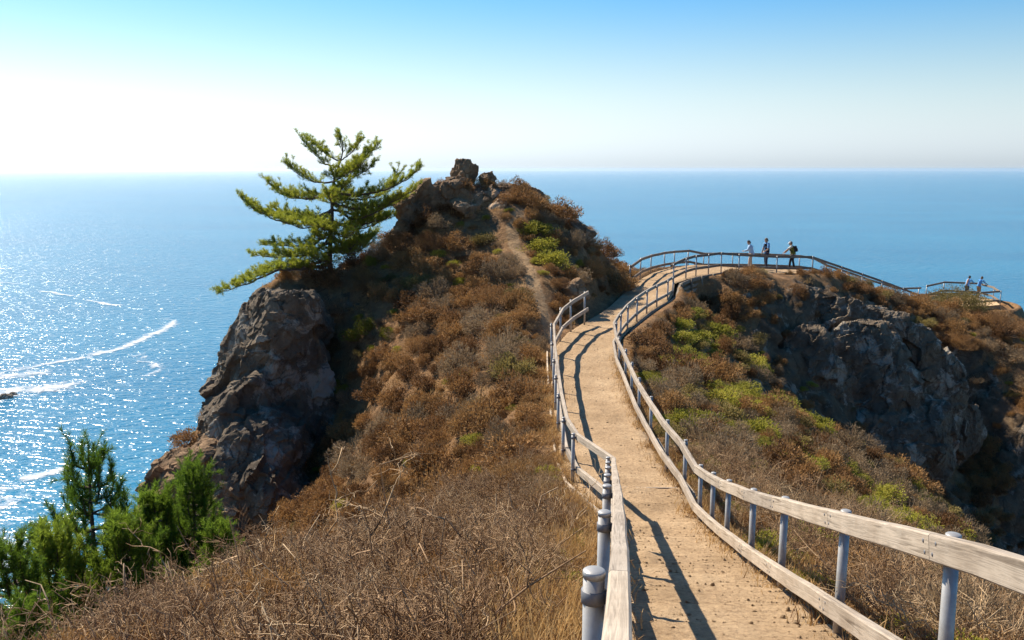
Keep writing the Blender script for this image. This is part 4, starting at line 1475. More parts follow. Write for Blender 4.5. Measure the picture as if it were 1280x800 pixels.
# ------------------------------------------------------------------ scrub that covers the slopes
def sample(n, x0, x1, y0, y1, g):
    xy = np.c_[g.uniform(x0, x1, n), g.uniform(y0, y1, n)]
    z = ground_z(xy[:, 0], xy[:, 1])
    p = np.c_[xy, z]
    depth = p[:, 1] * COSP - p[:, 2] * SINP
    px = 640 + FPX * p[:, 0] / np.maximum(depth, 0.1)
    py = 400 - FPX * (p[:, 2] * COSP + p[:, 1] * SINP) / np.maximum(depth, 0.1)
    ok = (depth > 1.5) & (px > -160) & (px < 1440) & (py < 960)
    return p[ok], px[ok], py[ok]


def keep_clear(p, r, trail_r=0.28):
    pd, _ = path_dist(p[:, :2])
    td, _ = seg_dist(p[:, :2], TRAIL)
    return (pd > 0.12 + 0.75 * r) & (td > trail_r + 0.5 * r)


g = np.random.default_rng(21)
p, px, py = sample(60000, -18, 42, 2, 76, g)
sl = ground_at(SL, p[:, 0], p[:, 1])
rk = ground_at(rock_m, p[:, 0], p[:, 1])
near_left = (p[:, 0] < 1.0) & (p[:, 1] < 17.5)
dn = 0.5 + 0.5 * fbm(np.c_[p[:, :2] * 0.35, np.zeros(len(p))], 3)
r = np.clip(g.lognormal(-0.76, 0.38, len(p)), 0.2, 1.0)
r = np.where(p[:, 1] < 30, r * 0.9, r)
keep = keep_clear(p, r) & (~near_left | ((p[:, 1] > 5) & (g.uniform(size=len(p)) < 0.40))) & (g.uniform(size=len(p)) < np.clip(dn * 1.6, 0.35, 1.0)) & ((rk < 0.35) | (g.uniform(size=len(p)) < 0.10)) & (p[:, 1] < 62)
# thin by overlap: accept larger first
order = np.argsort(-r)
cell = {}
for (tx, ty, tr) in THINGS:
    cell.setdefault((int(tx // 1.0), int(ty // 1.0)), []).append((tx, ty, tr * 0.8))
acc = []
for i in order:
    if not keep[i]: continue
    x, y, ri = p[i, 0], p[i, 1], r[i]
    cx, cy = int(x // 1.0), int(y // 1.0)
    bad = False
    for ax in (-1, 0, 1):
        for ay in (-1, 0, 1):
            for (qx, qy, qr) in cell.get((cx + ax, cy + ay), ()):
                if (qx - x) ** 2 + (qy - y) ** 2 < (0.53 * (qr + ri)) ** 2:
                    bad = True; break
            if bad: break
        if bad: break
    if bad: continue
    cell.setdefault((cx, cy), []).append((x, y, ri))
    acc.append(i)
acc = np.array(acc)
bp, br = p[acc], r[acc]
right = (bp[:, 0] > 3.0) & (bp[:, 1] < 47) & (bp[:, 0] > 3.0 + np.maximum(0, bp[:, 1] - 32) * 0.35)
gn = 0.5 + 0.5 * fbm(np.c_[bp[:, :2] * 0.5, np.full(len(bp), 9.0)], 3)
u = g.uniform(size=len(bp))
shelf = (bp[:, 0] < 1.0) & (bp[:, 1] < 17.5)
kind = np.where(u < np.where(shelf, 0.55, 0.76), 0, 1)                              # brown, grey
kind = np.where(right & (gn > 0.50) & (u < 0.8), 2, kind)   # green patches on the right slope
kind = np.where(right & (gn > 0.45) & (gn <= 0.6) & (u < 0.5), 3, kind)
kind = np.where(~right & (gn > 0.66) & (u < 0.45), 3, kind)
kind = np.where(~right & (bp[:, 1] > 14) & (g.uniform(size=len(bp)) < 0.085), 2, kind)
br = np.where(~right & (kind == 2), np.minimum(br, 0.32), br)
allm = BROWN + GREY + GREEN + OLIVE
offs = [(0, 6), (6, 4), (10, 3), (13, 2)]
for kk, nm, lab in ((0, 'brown_scrub', 'brown dry scrub mounds covering the slopes'), (1, 'grey_scrub', 'grey-brown twiggy scrub covering the slopes'),
                    (2, 'green_scrub', 'yellow-green low scrub patches on the right slope'), (3, 'olive_scrub', 'olive low scrub patches on the right slope')):
    m = kind == kk
    if not m.any(): continue
    o_, c_ = offs[kk]
    q = bp[m].copy(); q[:, 2] -= 0.12 * br[m]
    n = m.sum()
    flat = g.uniform(0.85, 1.35, n) * (0.7 if kk >= 2 else 1.0)
    scatter(nm, lab, 'scrub', q, np.c_[g.normal(0, 0.12, (n, 2)), g.uniform(0, 6.28, n)], np.c_[br[m], br[m], br[m] * flat],
            np.where(q[:, 1] < 19, c_ - 2 + g.integers(0, 2, n), g.integers(0, c_ - 2, n)) if kk < 2 else g.integers(0, c_, n), allm[o_:o_ + c_])

# low tufts of dry grass between the bushes
p, px, py = sample(60000, -18, 42, 2, 70, g)
rk = ground_at(rock_m, p[:, 0], p[:, 1])
gn = 0.5 + 0.5 * fbm(np.c_[p[:, :2] * 0.6, np.full(len(p), 4.0)], 3)
keep = keep_clear(p, np.full(len(p), 0.10), 0.35) & (rk < 0.55) & (g.uniform(size=len(p)) < np.clip(gn, 0.1, 1)) & (g.uniform(size=len(p)) < np.clip(9 / np.maximum(p[:, 1], 1), 0.12, 0.5)) & (gn > 0.45)
p = p[keep]
n = len(p)
s = g.uniform(0.4, 1.0, n)
scatter('dry_grass', 'short dry golden grass between the bushes', 'grass', p, np.c_[g.normal(0, 0.15, (n, 2)), g.uniform(0, 6.28, n)], np.c_[s, s, s], g.integers(0, 2, n), SHORT)

# tall dry grass and bare twiggy brush on the near shelf left of the path, and behind the right railing
p, px, py = sample(26000, -9, 9, 2.2, 20, g)
left = (p[:, 0] < 1.2) & (p[:, 1] < 19) & (p[:, 0] > -7)
rgt = p[:, 0] > 2.0
gn = 0.5 + 0.5 * fbm(np.c_[p[:, :2] * 0.7, np.full(len(p), 2.0)], 3)
keep = keep_clear(p, np.full(len(p), 0.22), 0.3) & ((left & (g.uniform(size=len(p)) < np.clip(gn * 2.6 - 0.9, 0.0, 1) * 0.6)) | (rgt & (g.uniform(size=len(p)) < 0.03)))
q = p[keep]; n = len(q)
s = g.uniform(0.4, 0.95, n)
scatter('tall_grass', 'tall dry golden grass on the near left shelf', 'grass', q, np.c_[g.normal(0, 0.2, (n, 2)), g.uniform(0, 6.28, n)], np.c_[s, s, s], g.integers(0, 3, n), GRASS)
tw = (left & (g.uniform(size=len(p)) < np.clip(1.25 - gn * 1.3, 0.05, 1) * 0.26)) | (rgt & (g.uniform(size=len(p)) < 0.09))
rr = g.uniform(0.45, 1.0, len(p))
tw &= keep_clear(p, rr * 0.9, 0.3)
q, rr = p[tw], rr[tw]; n = len(q)
scatter('twig_brush', 'tangle of bare grey-brown twigs on the near left shelf', 'brush', q, np.c_[g.normal(0, 0.2, (n, 2)), g.uniform(0, 6.28, n)], np.c_[rr, rr, rr * g.uniform(0.7, 1.1, n)], g.integers(0, 5, n), TWIG)
lo = (left | rgt) & (g.uniform(size=len(p)) < np.where(left, 0.06, 0.06)) & (gn < np.where(left, 0.5, 0.6))
rr = g.uniform(0.15, 0.35, len(p))
lo &= keep_clear(p, rr, 0.3)
q, rr = p[lo], rr[lo]; n = len(q)
scatter('green_undergrowth', 'sparse yellow-green leafy undergrowth in the near brush', 'undergrowth', q, np.c_[g.normal(0, 0.2, (n, 2)), g.uniform(0, 6.28, n)], np.c_[rr, rr, rr], g.integers(0, 3, n), GREEN)

# bare dead shrubs that stand out in the near brush
DEAD = [twig_mesh('dead_shrub', M['twig'], 230 + i, 11, 4, 1.0, 0.9, 0.019, 0.8) for i in range(3)]
for px, py, D, s, k, lab in [
    (430, 700, 11.5, 1.15, 0, 'bare grey dead shrub with twisted branches at the gully brink'), (505, 720, 10.0, 1.0, 1, 'bare dead shrub leaning right in the middle of the near brush'),
    (640, 660, 13.5, 1.1, 2, 'bare dead shrub standing beside the left railing'), (330, 712, 10.5, 0.9, 1, 'bare pale dead shrub left of the twisted one'),
    (610, 735, 8.5, 0.75, 0, 'low dead shrub in dark brush by the nearest post'), (220, 735, 9.5, 0.8, 2, 'bare pale dead shrub below the young pines'),
    (1150, 665, 12.0, 1.0, 1, 'bare upright twigs behind the right railing near the frame edge'), (1225, 690, 9.5, 0.8, 2, 'tangle of bare twigs behind the last right post')]:
    c = P(px, py, D)
    z = float(ground_z(c[0], c[1])[0])
    o = link('dead_shrub', DEAD[k], None, (c[0], c[1], z - 0.03))
    o.scale = (s * 1.3, s * 1.3, s * 1.15)
    o.rotation_euler = (0, 0, random.uniform(0, 6.28))
    tag(o, lab, 'dead shrub')

# ------------------------------------------------------------------ pines
def bezier(pts, n):
    """smooth curve through the points"""
    pts = np.asarray(pts, float)
    t = np.r_[0, np.cumsum(np.linalg.norm(np.diff(pts, axis=0), axis=1))]
    s = np.linspace(0, t[-1], n)
    out = np.stack([np.interp(s, t, pts[:, i]) for i in range(3)], 1)
    for _ in range(3):
        out[1:-1] = 0.25 * out[:-2] + 0.5 * out[1:-1] + 0.25 * out[2:]
    return out


def needle_shoots(mb, A, B, g, n=60, L=0.12, W=0.009, fwd=0.75, t0=0.0):
    """bottlebrush of needles along each shoot A->B"""
    m = len(A)
    ax = nrm(B - A)
    k = np.repeat(np.arange(m), n)
    t = g.uniform(t0, 1.0, m * n)
    c = A[k] + (B - A)[k] * t[:, None]
    rd = nrm(np.cross(ax[k], g.normal(size=(m * n, 3))))
    ff = fwd * g.uniform(0.6, 1.3, m * n)
    d = nrm(ax[k] * ff[:, None] + rd + np.array((0, 0, 0.12)))
    Ln = L * g.uniform(0.7, 1.15, m * n)
    s = nrm(np.cross(d, g.normal(size=(m * n, 3)))) * (W * 0.5)
    tip = c + d * Ln[:, None]
    V = np.stack([c - s, c + s, tip + s * 0.35, tip - s * 0.35], 1)
    mb.add(V.reshape(-1, 3), np.arange(m * n * 4).reshape(-1, 4))


def big_pine():
    g = np.random.default_rng(5)
    D0 = 42.0
    base = P(413, 340, D0)
    base[2] = float(ground_z(base[0], base[1])[0]) - 0.1
    root = empty('pine_tree', 'wind-shaped green pine growing on the rocky ridge above the grey bluff', 'tree', base)
    trunk_px = [(413, 345), (412, 322), (413, 295), (416, 270), (414, 248), (417, 225), (424, 205), (430, 190), (428, 176)]
    tp = np.array([P(x, y, D0 + 0.1 * math.sin(i)) for i, (x, y) in enumerate(trunk_px)])
    tp[0] = base
    tr = bezier(tp, 26)
    m = MB(); m.tube(tr - base, np.linspace(0.13, 0.02, 26) * np.r_[1.35, 1.15, np.ones(24)], 10)
    m.build('trunk', M['bark'], root, True)
    # branch: (height on trunk 0..1, [(px, py, depth offset) ...])
    br = [
        (0.10, [(380, 336, -1.6), (345, 338, -3.4), (310, 355, -4.2), (270, 368, -4.4)]), (0.13, [(385, 332, -1.2), (350, 334, -2.6), (320, 346, -3.4), (296, 356, -3.8)]),
        (0.27, [(385, 318, -0.3), (350, 322, -0.7), (315, 320, -1.0)]), (0.33, [(390, 308, 0.2), (360, 308, 0.5), (328, 306, 0.8)]), (0.30, [(395, 316, -0.9), (370, 322, -1.6), (345, 318, -2.2)]),
        (0.45, [(385, 280, -0.3), (350, 278, -0.7), (320, 262, -0.9), (301, 248, -1.0)]), (0.50, [(390, 275, 0.4), (355, 272, 0.9), (325, 268, 1.2), (308, 256, 1.3)]),
        (0.47, [(400, 285, -1.0), (375, 285, -1.8), (350, 276, -2.4)]), (0.60, [(390, 250, -0.2), (360, 245, -0.5), (334, 228, -0.6)]), (0.63, [(392, 248, 0.5), (365, 248, 1.0), (345, 240, 1.4)]),
        (0.70, [(395, 228, 0.0), (375, 220, 0.1), (357, 204, 0.2)]), (0.80, [(405, 205, -0.2), (392, 190, -0.3), (377, 174, -0.3)]), (0.84, [(410, 195, 0.3), (398, 185, 0.5), (390, 178, 0.6)]),
        (0.90, [(428, 185, 0.1), (424, 168, 0.1)]), (0.85, [(440, 190, -0.1), (452, 175, -0.2)]), (0.78, [(438, 208, 0.3), (458, 198, 0.6), (473, 180, 0.7)]), (0.74, [(440, 220, -0.3), (455, 215, -0.7), (466, 208, -0.9)]),
        (0.60, [(445, 245, -0.2), (480, 238, -0.5), (510, 225, -0.6), (526, 208, -0.6)]), (0.58, [(445, 250, 0.4), (475, 245, 0.9), (495, 225, 1.2), (496, 212, 1.2)]), (0.52, [(445, 262, -0.6), (475, 258, -1.3), (505, 246, -1.8), (520, 235, -2.0)]),
        (0.50, [(445, 268, 0.6), (475, 262, 1.1), (508, 250, 1.6)]), (0.42, [(440, 285, -0.3), (465, 278, -0.7), (490, 272, -1.0)]), (0.40, [(440, 288, 0.4), (468, 282, 0.9), (488, 268, 1.3)]),
        (0.28, [(435, 310, -0.3), (452, 305, -0.7), (468, 295, -0.9)]), (0.30, [(432, 305, 0.5), (455, 300, 1.0), (470, 292, 1.2)]), (0.22, [(430, 318, -0.5), (445, 316, -1.0), (462, 306, -1.3)]),
        (0.55, [(415, 255, -0.9), (412, 248, -1.9), (410, 240, -2.6)]), (0.62, [(425, 240, -0.8), (432, 228, -1.6)]), (0.40, [(412, 285, -1.0), (405, 288, -2.0), (398, 280, -2.7)]), (0.36, [(425, 295, -0.9), (435, 298, -1.8), (442, 290, -2.2)]),
        (0.55, [(420, 250, 1.0), (430, 244, 2.0)]), (0.40, [(405, 285, 1.0), (392, 280, 2.0)]), (0.20, [(405, 322, -0.7), (398, 326, -1.4), (390, 320, -1.9)]), (0.68, [(418, 225, -0.6), (416, 212, -1.2)]), (0.72, [(426, 222, 0.6), (440, 210, 1.2)]),
    ]
    extra = []
    for h, pts in br[2:]:
        j = g.uniform(-1, 1, 2)
        if g.uniform() < 0.6: continue
        extra.append((min(0.95, max(0.15, h + 0.07 * j[0])), [(x + 12 * j[1] * (i + 1) / len(pts) + (413 - x) * 0.22, y + 13 * j[0] * 1.0 + 4, dd * 0.5 + (0.9 if j[1] > 0 else -0.9) * (i + 1) / len(pts)) for i, (x, y, dd) in enumerate(pts)]))
    br = br + extra
    Atips, Btips = [], []
    for h, pts in br:
        h = min(0.97, h)
        st = tr[int(h * 25)]
        q = [st] + [P(x, y, D0 + dd) for x, y, dd in pts]
        n = 6 * len(q)
        cv = bezier(q, n)
        L = np.linalg.norm(np.diff(cv, axis=0), axis=1).sum()
        cv[1:-1] += g.normal(0, 0.018, (n - 2, 3))
        m = MB(); m.tube(cv - base, np.linspace(0.016 + 0.014 * L, 0.007, n), 6)
        # side twigs
        nt = int(L / 0.078)
        for k in range(nt):
            t = 0.16 + 0.84 * (k + g.uniform(0, 1)) / nt
            i = min(n - 2, int(t * (n - 1)))
            ax = nrm(cv[i + 1] - cv[i])
            side = nrm(np.cross(ax, (0, 0, 1))) * (1 if k % 2 else -1)
            dd = nrm(ax * 0.8 + side * g.uniform(0.4, 1.0) + np.array((0, 0, 0.42)) + g.normal(0, 0.22, 3))
            ln = g.uniform(0.25, 0.80) * (1.15 - 0.6 * t) * min(1.2, 0.5 + 0.35 * L)
            a, b = cv[i], cv[i] + dd * ln
            b[2] += 0.06
            mid = (a + b) / 2 + (0, 0, -0.02)
            m.tube([a - base, mid - base, b - base], [0.008, 0.006, 0.004], 4, caps=False)
            Atips.append(a + 0.15 * (b - a)); Btips.append(b)
            for _ in range(3):
                f = g.uniform(0.35, 1.0)
                c0 = a + f * (b - a)
                d2 = nrm(dd * 0.8 + g.normal(0, 0.5, 3) + np.array((0, 0, 0.35)))
                Atips.append(c0); Btips.append(c0 + d2 * g.uniform(0.12, 0.24))
        for t in np.linspace(0.7, 1.0, 4):
            i = min(n - 2, int(t * (n - 2)))
            Atips.append(cv[i]); Btips.append(cv[i] + nrm(nrm(cv[i + 1] - cv[i]) + np.array((0, 0, 0.5)) + g.normal(0, 0.25, 3)) * 0.22)
        m.build('branch', M['bark'], root, True)
    A, B = np.array(Atips) - base, np.array(Btips) - base
    m = MB()
    needle_shoots(m, A, B, g, n=30, L=0.115, W=0.014, fwd=0.8)
    cr = m.build('crown', M['pine_needle'], root)
    # a few brown dead twigs low on the lee side
    sel = g.choice(len(A), len(A) // 16, replace=False)
    m = MB(); needle_shoots(m, A[sel] + (0, 0, -0.06), B[sel] + (0, 0, -0.10), g, n=18, L=0.07, W=0.010)
    m.build('dead_needles', M['dead_needle'], root)


big_pine()


def young_pine_mesh(seed, H=4.0, spread=1.5):
    """upright young pine: trunk part mesh and crown mesh with bottlebrush shoots"""
    g = np.random.default_rng(seed)
    tb, cb = MB(), MB()
    zz = np.linspace(0, 1, 12)
    tr = np.c_[0.06 * np.sin(zz * 5 + seed), 0.05 * np.cos(zz * 4 + seed), zz * H]
    tb.tube(tr, np.linspace(0.075, 0.012, 12), 8)
    A, B = [], []
    y = 0.08
    ang0 = 0
    while y < 0.97:
        nb = int(g.integers(5, 7))
        for k in range(nb):
            th = ang0 + 2 * np.pi * k / nb + g.normal(0, 0.25)
            L = spread * (1 - y) ** 0.95 * g.uniform(0.6, 1.15) + 0.10
            st = np.array([np.interp(y, zz, tr[:, i]) for i in range(3)])
            rise = g.uniform(0.25, 0.6) * L
            p1 = st + np.array((math.cos(th), math.sin(th), 0)) * L * 0.5 + (0, 0, rise * 0.15)
            p2 = st + np.array((math.cos(th), math.sin(th), 0)) * L * 0.9 + (0, 0, rise * 0.6)
            p3 = st + np.array((math.cos(th), math.sin(th), 0)) * L + (0, 0, rise + 0.18)
            n = 12
            cv = bezier([st, p1, p2, p3], n)
            tb.tube(cv, np.linspace(0.012 + 0.012 * L, 0.006, n), 5, caps=False)
            A.append(cv[-4]); B.append(cv[-1] + (cv[-1] - cv[-2]) * 1.5)
            for q0 in range(2, n - 4, 3):
                A.append(cv[q0]); B.append(cv[q0 + 3])
            ns = max(2, int(L / 0.13))
            for j in range(ns):
                t = 0.22 + 0.75 * (j + g.uniform()) / ns
                i = min(n - 2, int(t * (n - 1)))
                ax = nrm(cv[i + 1] - cv[i])
                sd = nrm(np.cross(ax, (0, 0, 1))) * (1 if j % 2 else -1)
                d = nrm(ax * 0.6 + sd * g.uniform(0.3, 0.9) + np.array((0, 0, 1.05)) + g.normal(0, 0.2, 3))
                ln = g.uniform(0.18, 0.42)
                A.append(cv[i]); B.append(cv[i] + d * ln)
                if g.uniform() < 0.6:
                    d2 = nrm(d + g.normal(0, 0.5, 3))
                    A.append(cv[i] + d * ln * 0.5); B.append(cv[i] + d * ln * 0.5 + d2 * ln * 0.8)
        y += g.uniform(0.04, 0.065)
        ang0 += 1.1
    A.append(tr[-3]); B.append(tr[-1] + (0, 0, 0.22))
    for k in range(5):
        A.append(tr[-2]); B.append(tr[-2] + np.array((0.1 * math.cos(k * 1.26), 0.1 * math.sin(k * 1.26), 0.26)))
    needle_shoots(cb, np.array(A), np.array(B), g, n=64, L=0.09, W=0.0085, fwd=1.1)
    return tb.mesh('trunk', M['bark'], True), cb.mesh('crown', M['young_needle'])


YP = [young_pine_mesh(300, 4.2, 1.6), young_pine_mesh(301, 3.4, 1.0), young_pine_mesh(302, 3.8, 1.1)]
for tx, ty, D, k, H0, lab in [
    (110, 546, 15.2, 0, 4.2, 'tallest young green pine at lower left, with a pointed leader'), (194, 608, 16.4, 1, 3.4, 'dark young pine between the tallest and the rightmost young pine'),
    (238, 580, 16.8, 2, 3.8, 'light green pointed young pine at the right end of the young pines'), (270, 650, 15.6, 1, 3.4, 'small young pine half hidden by the near brush'),
    (6, 672, 12.4, 2, 3.8, 'young pine cut by the lower left frame edge'), (60, 650, 13.6, 1, 3.4, 'young pine between the tallest and the frame edge'),
    (150, 640, 14.0, 1, 3.4, 'low young pine in front of the dark one'), (32, 742, 10.8, 1, 3.4, 'small young pine in the lower left corner')]:
    top = P(tx, ty, D)
    gz = float(ground_z(top[0], top[1])[0])
    h = max(1.6, top[2] - gz + 0.1)
    s = h / (H0 + 0.2)
    root = empty('young_pine', lab, 'tree', (top[0], top[1], gz - 0.1), 'young pines at the lower left')
    root.scale = (min(1.15, s * 1.1), min(1.15, s * 1.1), s)
    root.rotation_euler = (0, 0, random.uniform(0, 6.28))
    link('trunk', YP[k][0], root)
    link('crown', YP[k][1], root)

# ------------------------------------------------------------------ surf and offshore rocks
def foam_material():
    m, nt, b, out = new_mat('sea_foam')
    co = objco(nt)
    b.inputs['Base Color'].default_value = (0.80, 0.82, 0.82, 1)
    b.inputs['Roughness'].default_value = 0.9
    n = math_n(nt, 'ADD', math_n(nt, 'MULTIPLY', noise(nt, 0.07, 7, 0.7, co, distort=1.5), 1.3), math_n(nt, 'MULTIPLY', noise(nt, 0.40, 6, 0.75, co), 0.6))
    a = math_n(nt, 'ADD', n, math_n(nt, 'MULTIPLY', attr(nt, 'dense'), 0.75))
    al = ramp(nt, math_n(nt, 'MULTIPLY', a, 0.5), [(0.58, (0, 0, 0)), (0.78, (1, 1, 1))])
    nt.links.new(al, b.inputs['Alpha'])
    return m


M['foam'] = foam_material()


def sea_pt(px, py):
    p = P(px, py, 1.0)
    t = (SEA + 0.25) / p[2]
    return p * t


foam_mb = MB()
dens = []
for strip, wpx, d0 in [
    ([(-60, 478), (-20, 470), (20, 461), (60, 455), (105, 446), (150, 435), (185, 420), (205, 412), (213, 406), (217, 400), (210, 396), (196, 394)], 11, 0.62),
    ([(-60, 510), (-20, 495), (20, 488), (60, 484), (110, 482)], 30, 0.62), ([(-60, 460), (0, 470), (40, 465), (80, 468)], 26, 0.5),
    ([(52, 362), (70, 367), (90, 371)], 7, 0.7), ([(105, 374), (130, 378), (155, 383)], 7, 0.7), ([(170, 440), (185, 450), (200, 462), (165, 475)], 10, 0.45),
    ([(20, 600), (50, 592), (80, 584)], 12, 0.62), ([(-60, 560), (-20, 620), (10, 690), (20, 760)], 40, 0.4), ([(-40, 352), (0, 353), (30, 355)], 5, 0.6)]:
    pts = np.array([sea_pt(x, y) for x, y in strip])
    n = 24 * len(pts)
    cv = bezier(pts, n)
    wb = np.c_[fbm(cv * np.array((0.03, 0.03, 0)), 3), fbm(cv * np.array((0.03, 0.03, 0)) + 7, 3), np.zeros(n)] * 4.5
    cv = cv + wb
    cols = 11
    t = nrm(np.gradient(cv, axis=0))
    s = np.c_[t[:, 1], -t[:, 0], np.zeros(n)]
    for i in range(n):                                     # width given as seen up the picture: scale by the slant of view
        pass
    Dm = np.linalg.norm(cv, axis=1)
    wid = wpx * Dm / FPX * np.clip(Dm / -SEA * 0.55, 1, 6)
    wid = np.minimum(wid, wpx * 0.9)
    u = np.linspace(-1, 1, cols)
    V = cv[:, None] + s[:, None] * (wid[:, None, None] * u[None, :, None])
    V[..., 2] = SEA + 0.25 + 0.02 * len(dens)
    ends = np.minimum(np.linspace(0, 1, n), np.linspace(1, 0, n)) * 6
    dn = np.clip(1 - np.abs(u)[None], 0, 1) ** 1.2 * np.clip(ends, 0, 1)[:, None]
    dens.append((dn * d0).ravel())
    k = np.arange(n * cols).reshape(n, cols)
    foam_mb.add(V.reshape(-1, 3), np.stack([k[:-1, :-1], k[:-1, 1:], k[1:, 1:], k[1:, :-1]], -1).reshape(-1, 4))
fm = foam_mb.mesh('sea_foam', M['foam'])
a = fm.attributes.new('dense', 'FLOAT', 'POINT')
a.data.foreach_set('value', np.concatenate(dens).astype(np.float32))
fo = link('sea_foam', fm)
tag(fo, 'white surf lines drifting off the rocks at left', 'foam', kind='stuff')
for px, py, r, sd, lab in [(6, 497, 4.5, 71, 'dark sea rock awash in surf at the left edge'), (16, 493, 2.6, 72, 'small dark sea rock right of the larger surf rock')]:
    c = sea_pt(px, py)
    V, F = rock_shape((0, 0, 0), (r, r * 0.7, r * 0.5), sd, rough=0.12)
    m = MB(); m.add(V, F)
    o = m.build('sea_rock', M['cliff'], loc=tuple(c))
    tag(o, lab, 'rock')

# ------------------------------------------------------------------ people
SKIN = cloth('skin', (0.45, 0.27, 0.18), 0.6, 0.1)


def person(label, loc, face, height=1.72, lean=0.0, hands=((0.25, 0.25, 0.95), (0.25, -0.25, 0.95)), stance=0.10, step=0.0, nod=0.25,
           shirt=(0.5, 0.6, 0.7), trousers=(0.05, 0.05, 0.07), hair=(0.05, 0.03, 0.02), sleeve=1.0, cap=None, pack=None, vest=None, tail=0.0):
    """local frame: x forward, y left, z up; hands are given in that frame (metres, for a 1.72 m figure)"""
    root = empty('person', label, 'person', loc)
    root.rotation_euler = (0, 0, face)
    k = height / 1.72
    root.scale = (k, k, k)
    R3 = np.array(Matrix.Rotation(lean, 3, 'Y'))
    hip = np.array((-0.25 * math.sin(lean), 0, 0.93))
    up = lambda v: hip + R3 @ (np.array(v, float))
    sh = [up((0, s * 0.175, 0.50)) for s in (1, -1)]
    neck, headc = up((0.0, 0, 0.53)), up((0.03, 0, 0.70))
    ank = [np.array((step * s - 0.02, s * stance, 0.09)) for s in (1, -1)]
    hipj = [hip + (0, s * 0.09, 0) for s in (1, -1)]
    knee = [(hipj[i] + ank[i]) / 2 + (0.05, 0, 0.02) for i in (0, 1)]
    hnd = [np.array(h, float) for h in hands]
    elb = []
    for i, s in ((0, 1), (1, -1)):
        m = (sh[i] + hnd[i]) / 2
        d = np.linalg.norm(hnd[i] - sh[i])
        b = math.sqrt(max(0.0, 0.29 ** 2 - (d / 2) ** 2))
        elb.append(m + nrm(np.array((-0.35, 0.45 * s, -0.8))) * b)

    def limb(mb, pts, rad):
        mb.tube(bezier(pts, 4 * len(pts)), np.interp(np.linspace(0, 1, 4 * len(pts)), np.linspace(0, 1, len(rad)), rad), 12)
    # body: one continuous surface
    b = MB()
    tw = (1.0, 0.68)
    b.tube([hip + (0, 0, -0.10), hip, up((0, 0, 0.18)), up((0, 0, 0.36)), up((0, 0, 0.50)), up((0, 0, 0.54))], [0.14, 0.155, 0.135, 0.165, 0.13, 0.06], 16, squash=tw if abs(lean) < 2 else None)
    b.tube([up((0, 0, 0.48)), up((0.015, 0, 0.64))], [0.058, 0.054], 12)
    Rh = np.array(Matrix.Rotation(lean * 0.5 + nod, 3, 'Y'))
    b.ball(headc, (0.098, 0.076, 0.118), 16, 12, Rh.T)
    hd = lambda v: headc + Rh @ np.array(v, float)
    b.ball(hd((0.075, 0, -0.07)), (0.035, 0.045, 0.045), 10, 8)                      # jaw and chin
    b.tube([hd((0.09, 0, 0.02)), hd((0.118, 0, -0.025)), hd((0.095, 0, -0.035))], [0.008, 0.016, 0.01], 8)   # nose
    b.tube([hd((0.10, 0.022, -0.062)), hd((0.106, 0, -0.062)), hd((0.10, -0.022, -0.062))], [0.006, 0.009, 0.006], 6)   # mouth
    for s in (1, -1):
        b.ball(hd((0.0, s * 0.078, -0.005)), (0.02, 0.012, 0.032), 8, 6)              # ears
        b.ball(hd((0.086, s * 0.032, 0.012)), (0.012, 0.016, 0.010), 8, 6)            # eyes
    for i, s in ((0, 1), (1, -1)):
        limb(b, [hipj[i], knee[i], ank[i]], [0.088, 0.07, 0.056, 0.058, 0.04])
        b.tube([ank[i] + (-0.05, 0, -0.04), ank[i] + (0.06, 0.005 * s, -0.045), ank[i] + (0.17, 0.012 * s, -0.062)], [0.036, 0.04, 0.026], 10)
        limb(b, [up((0, s * 0.12, 0.485)), sh[i], elb[i], hnd[i]], [0.06, 0.056, 0.046, 0.042, 0.028])
        ad = nrm(hnd[i] - elb[i])
        sd = nrm(np.cross(ad, (0, 0, 1))) * s
        pn = np.cross(ad, sd)
        if pn[2] > 0: pn = -pn
        palm = hnd[i] + ad * 0.045
        b.ball(palm, (0.048, 0.040, 0.018), 10, 8, np.array([ad, sd, nrm(np.cross(ad, sd))]))
        for f, (off, ln) in enumerate(((0.030, 0.068), (0.010, 0.078), (-0.010, 0.072), (-0.029, 0.056))):
            a0 = palm + ad * 0.03 + sd * off
            a1 = a0 + ad * ln * 0.55 + pn * 0.012
            a2 = a1 + ad * ln * 0.3 + pn * ln * 0.45
            b.tube([a0, a1, a2], [0.0105, 0.010, 0.0085], 7)
        t0 = palm - ad * 0.02 - sd * 0.03
        b.tube([t0, t0 + ad * 0.03 - sd * 0.022, t0 + ad * 0.06 - sd * 0.018 + pn * 0.012], [0.013, 0.012, 0.009], 7)
    me = remesh(b, 0.010, 'body')
    me.materials.append(SKIN)
    link('body', me, root)
    # trousers, shoes
    t = MB()
    t.tube([hip + (0, 0, -0.12), hip + (0, 0, -0.02), up((0, 0, 0.10))], [0.15, 0.168, 0.152], 16, squash=tw)
    for i in (0, 1):
        limb(t, [hipj[i] + (0, 0, -0.01), knee[i], ank[i] + (0, 0, 0.0)], [0.100, 0.086, 0.072, 0.072, 0.062])
    me = remesh(t, 0.014, 'trousers'); mesh_noise(me, 0.012, 9.0, False, 3)
    me.materials.append(cloth('trousers_cloth', trousers)); link('trousers', me, root)
    for i, s in ((0, 1), (1, -1)):
        m = MB()
        m.tube([ank[i] + (-0.075, 0, -0.045), ank[i] + (0.0, 0, -0.035), ank[i] + (0.09, 0.006 * s, -0.045), ank[i] + (0.20, 0.012 * s, -0.060)], [0.032, 0.046, 0.045, 0.026], 12)
        m.build('shoe', cloth('shoe_leather', (0.06, 0.05, 0.045)), root, True)
    # shirt
    m = MB()
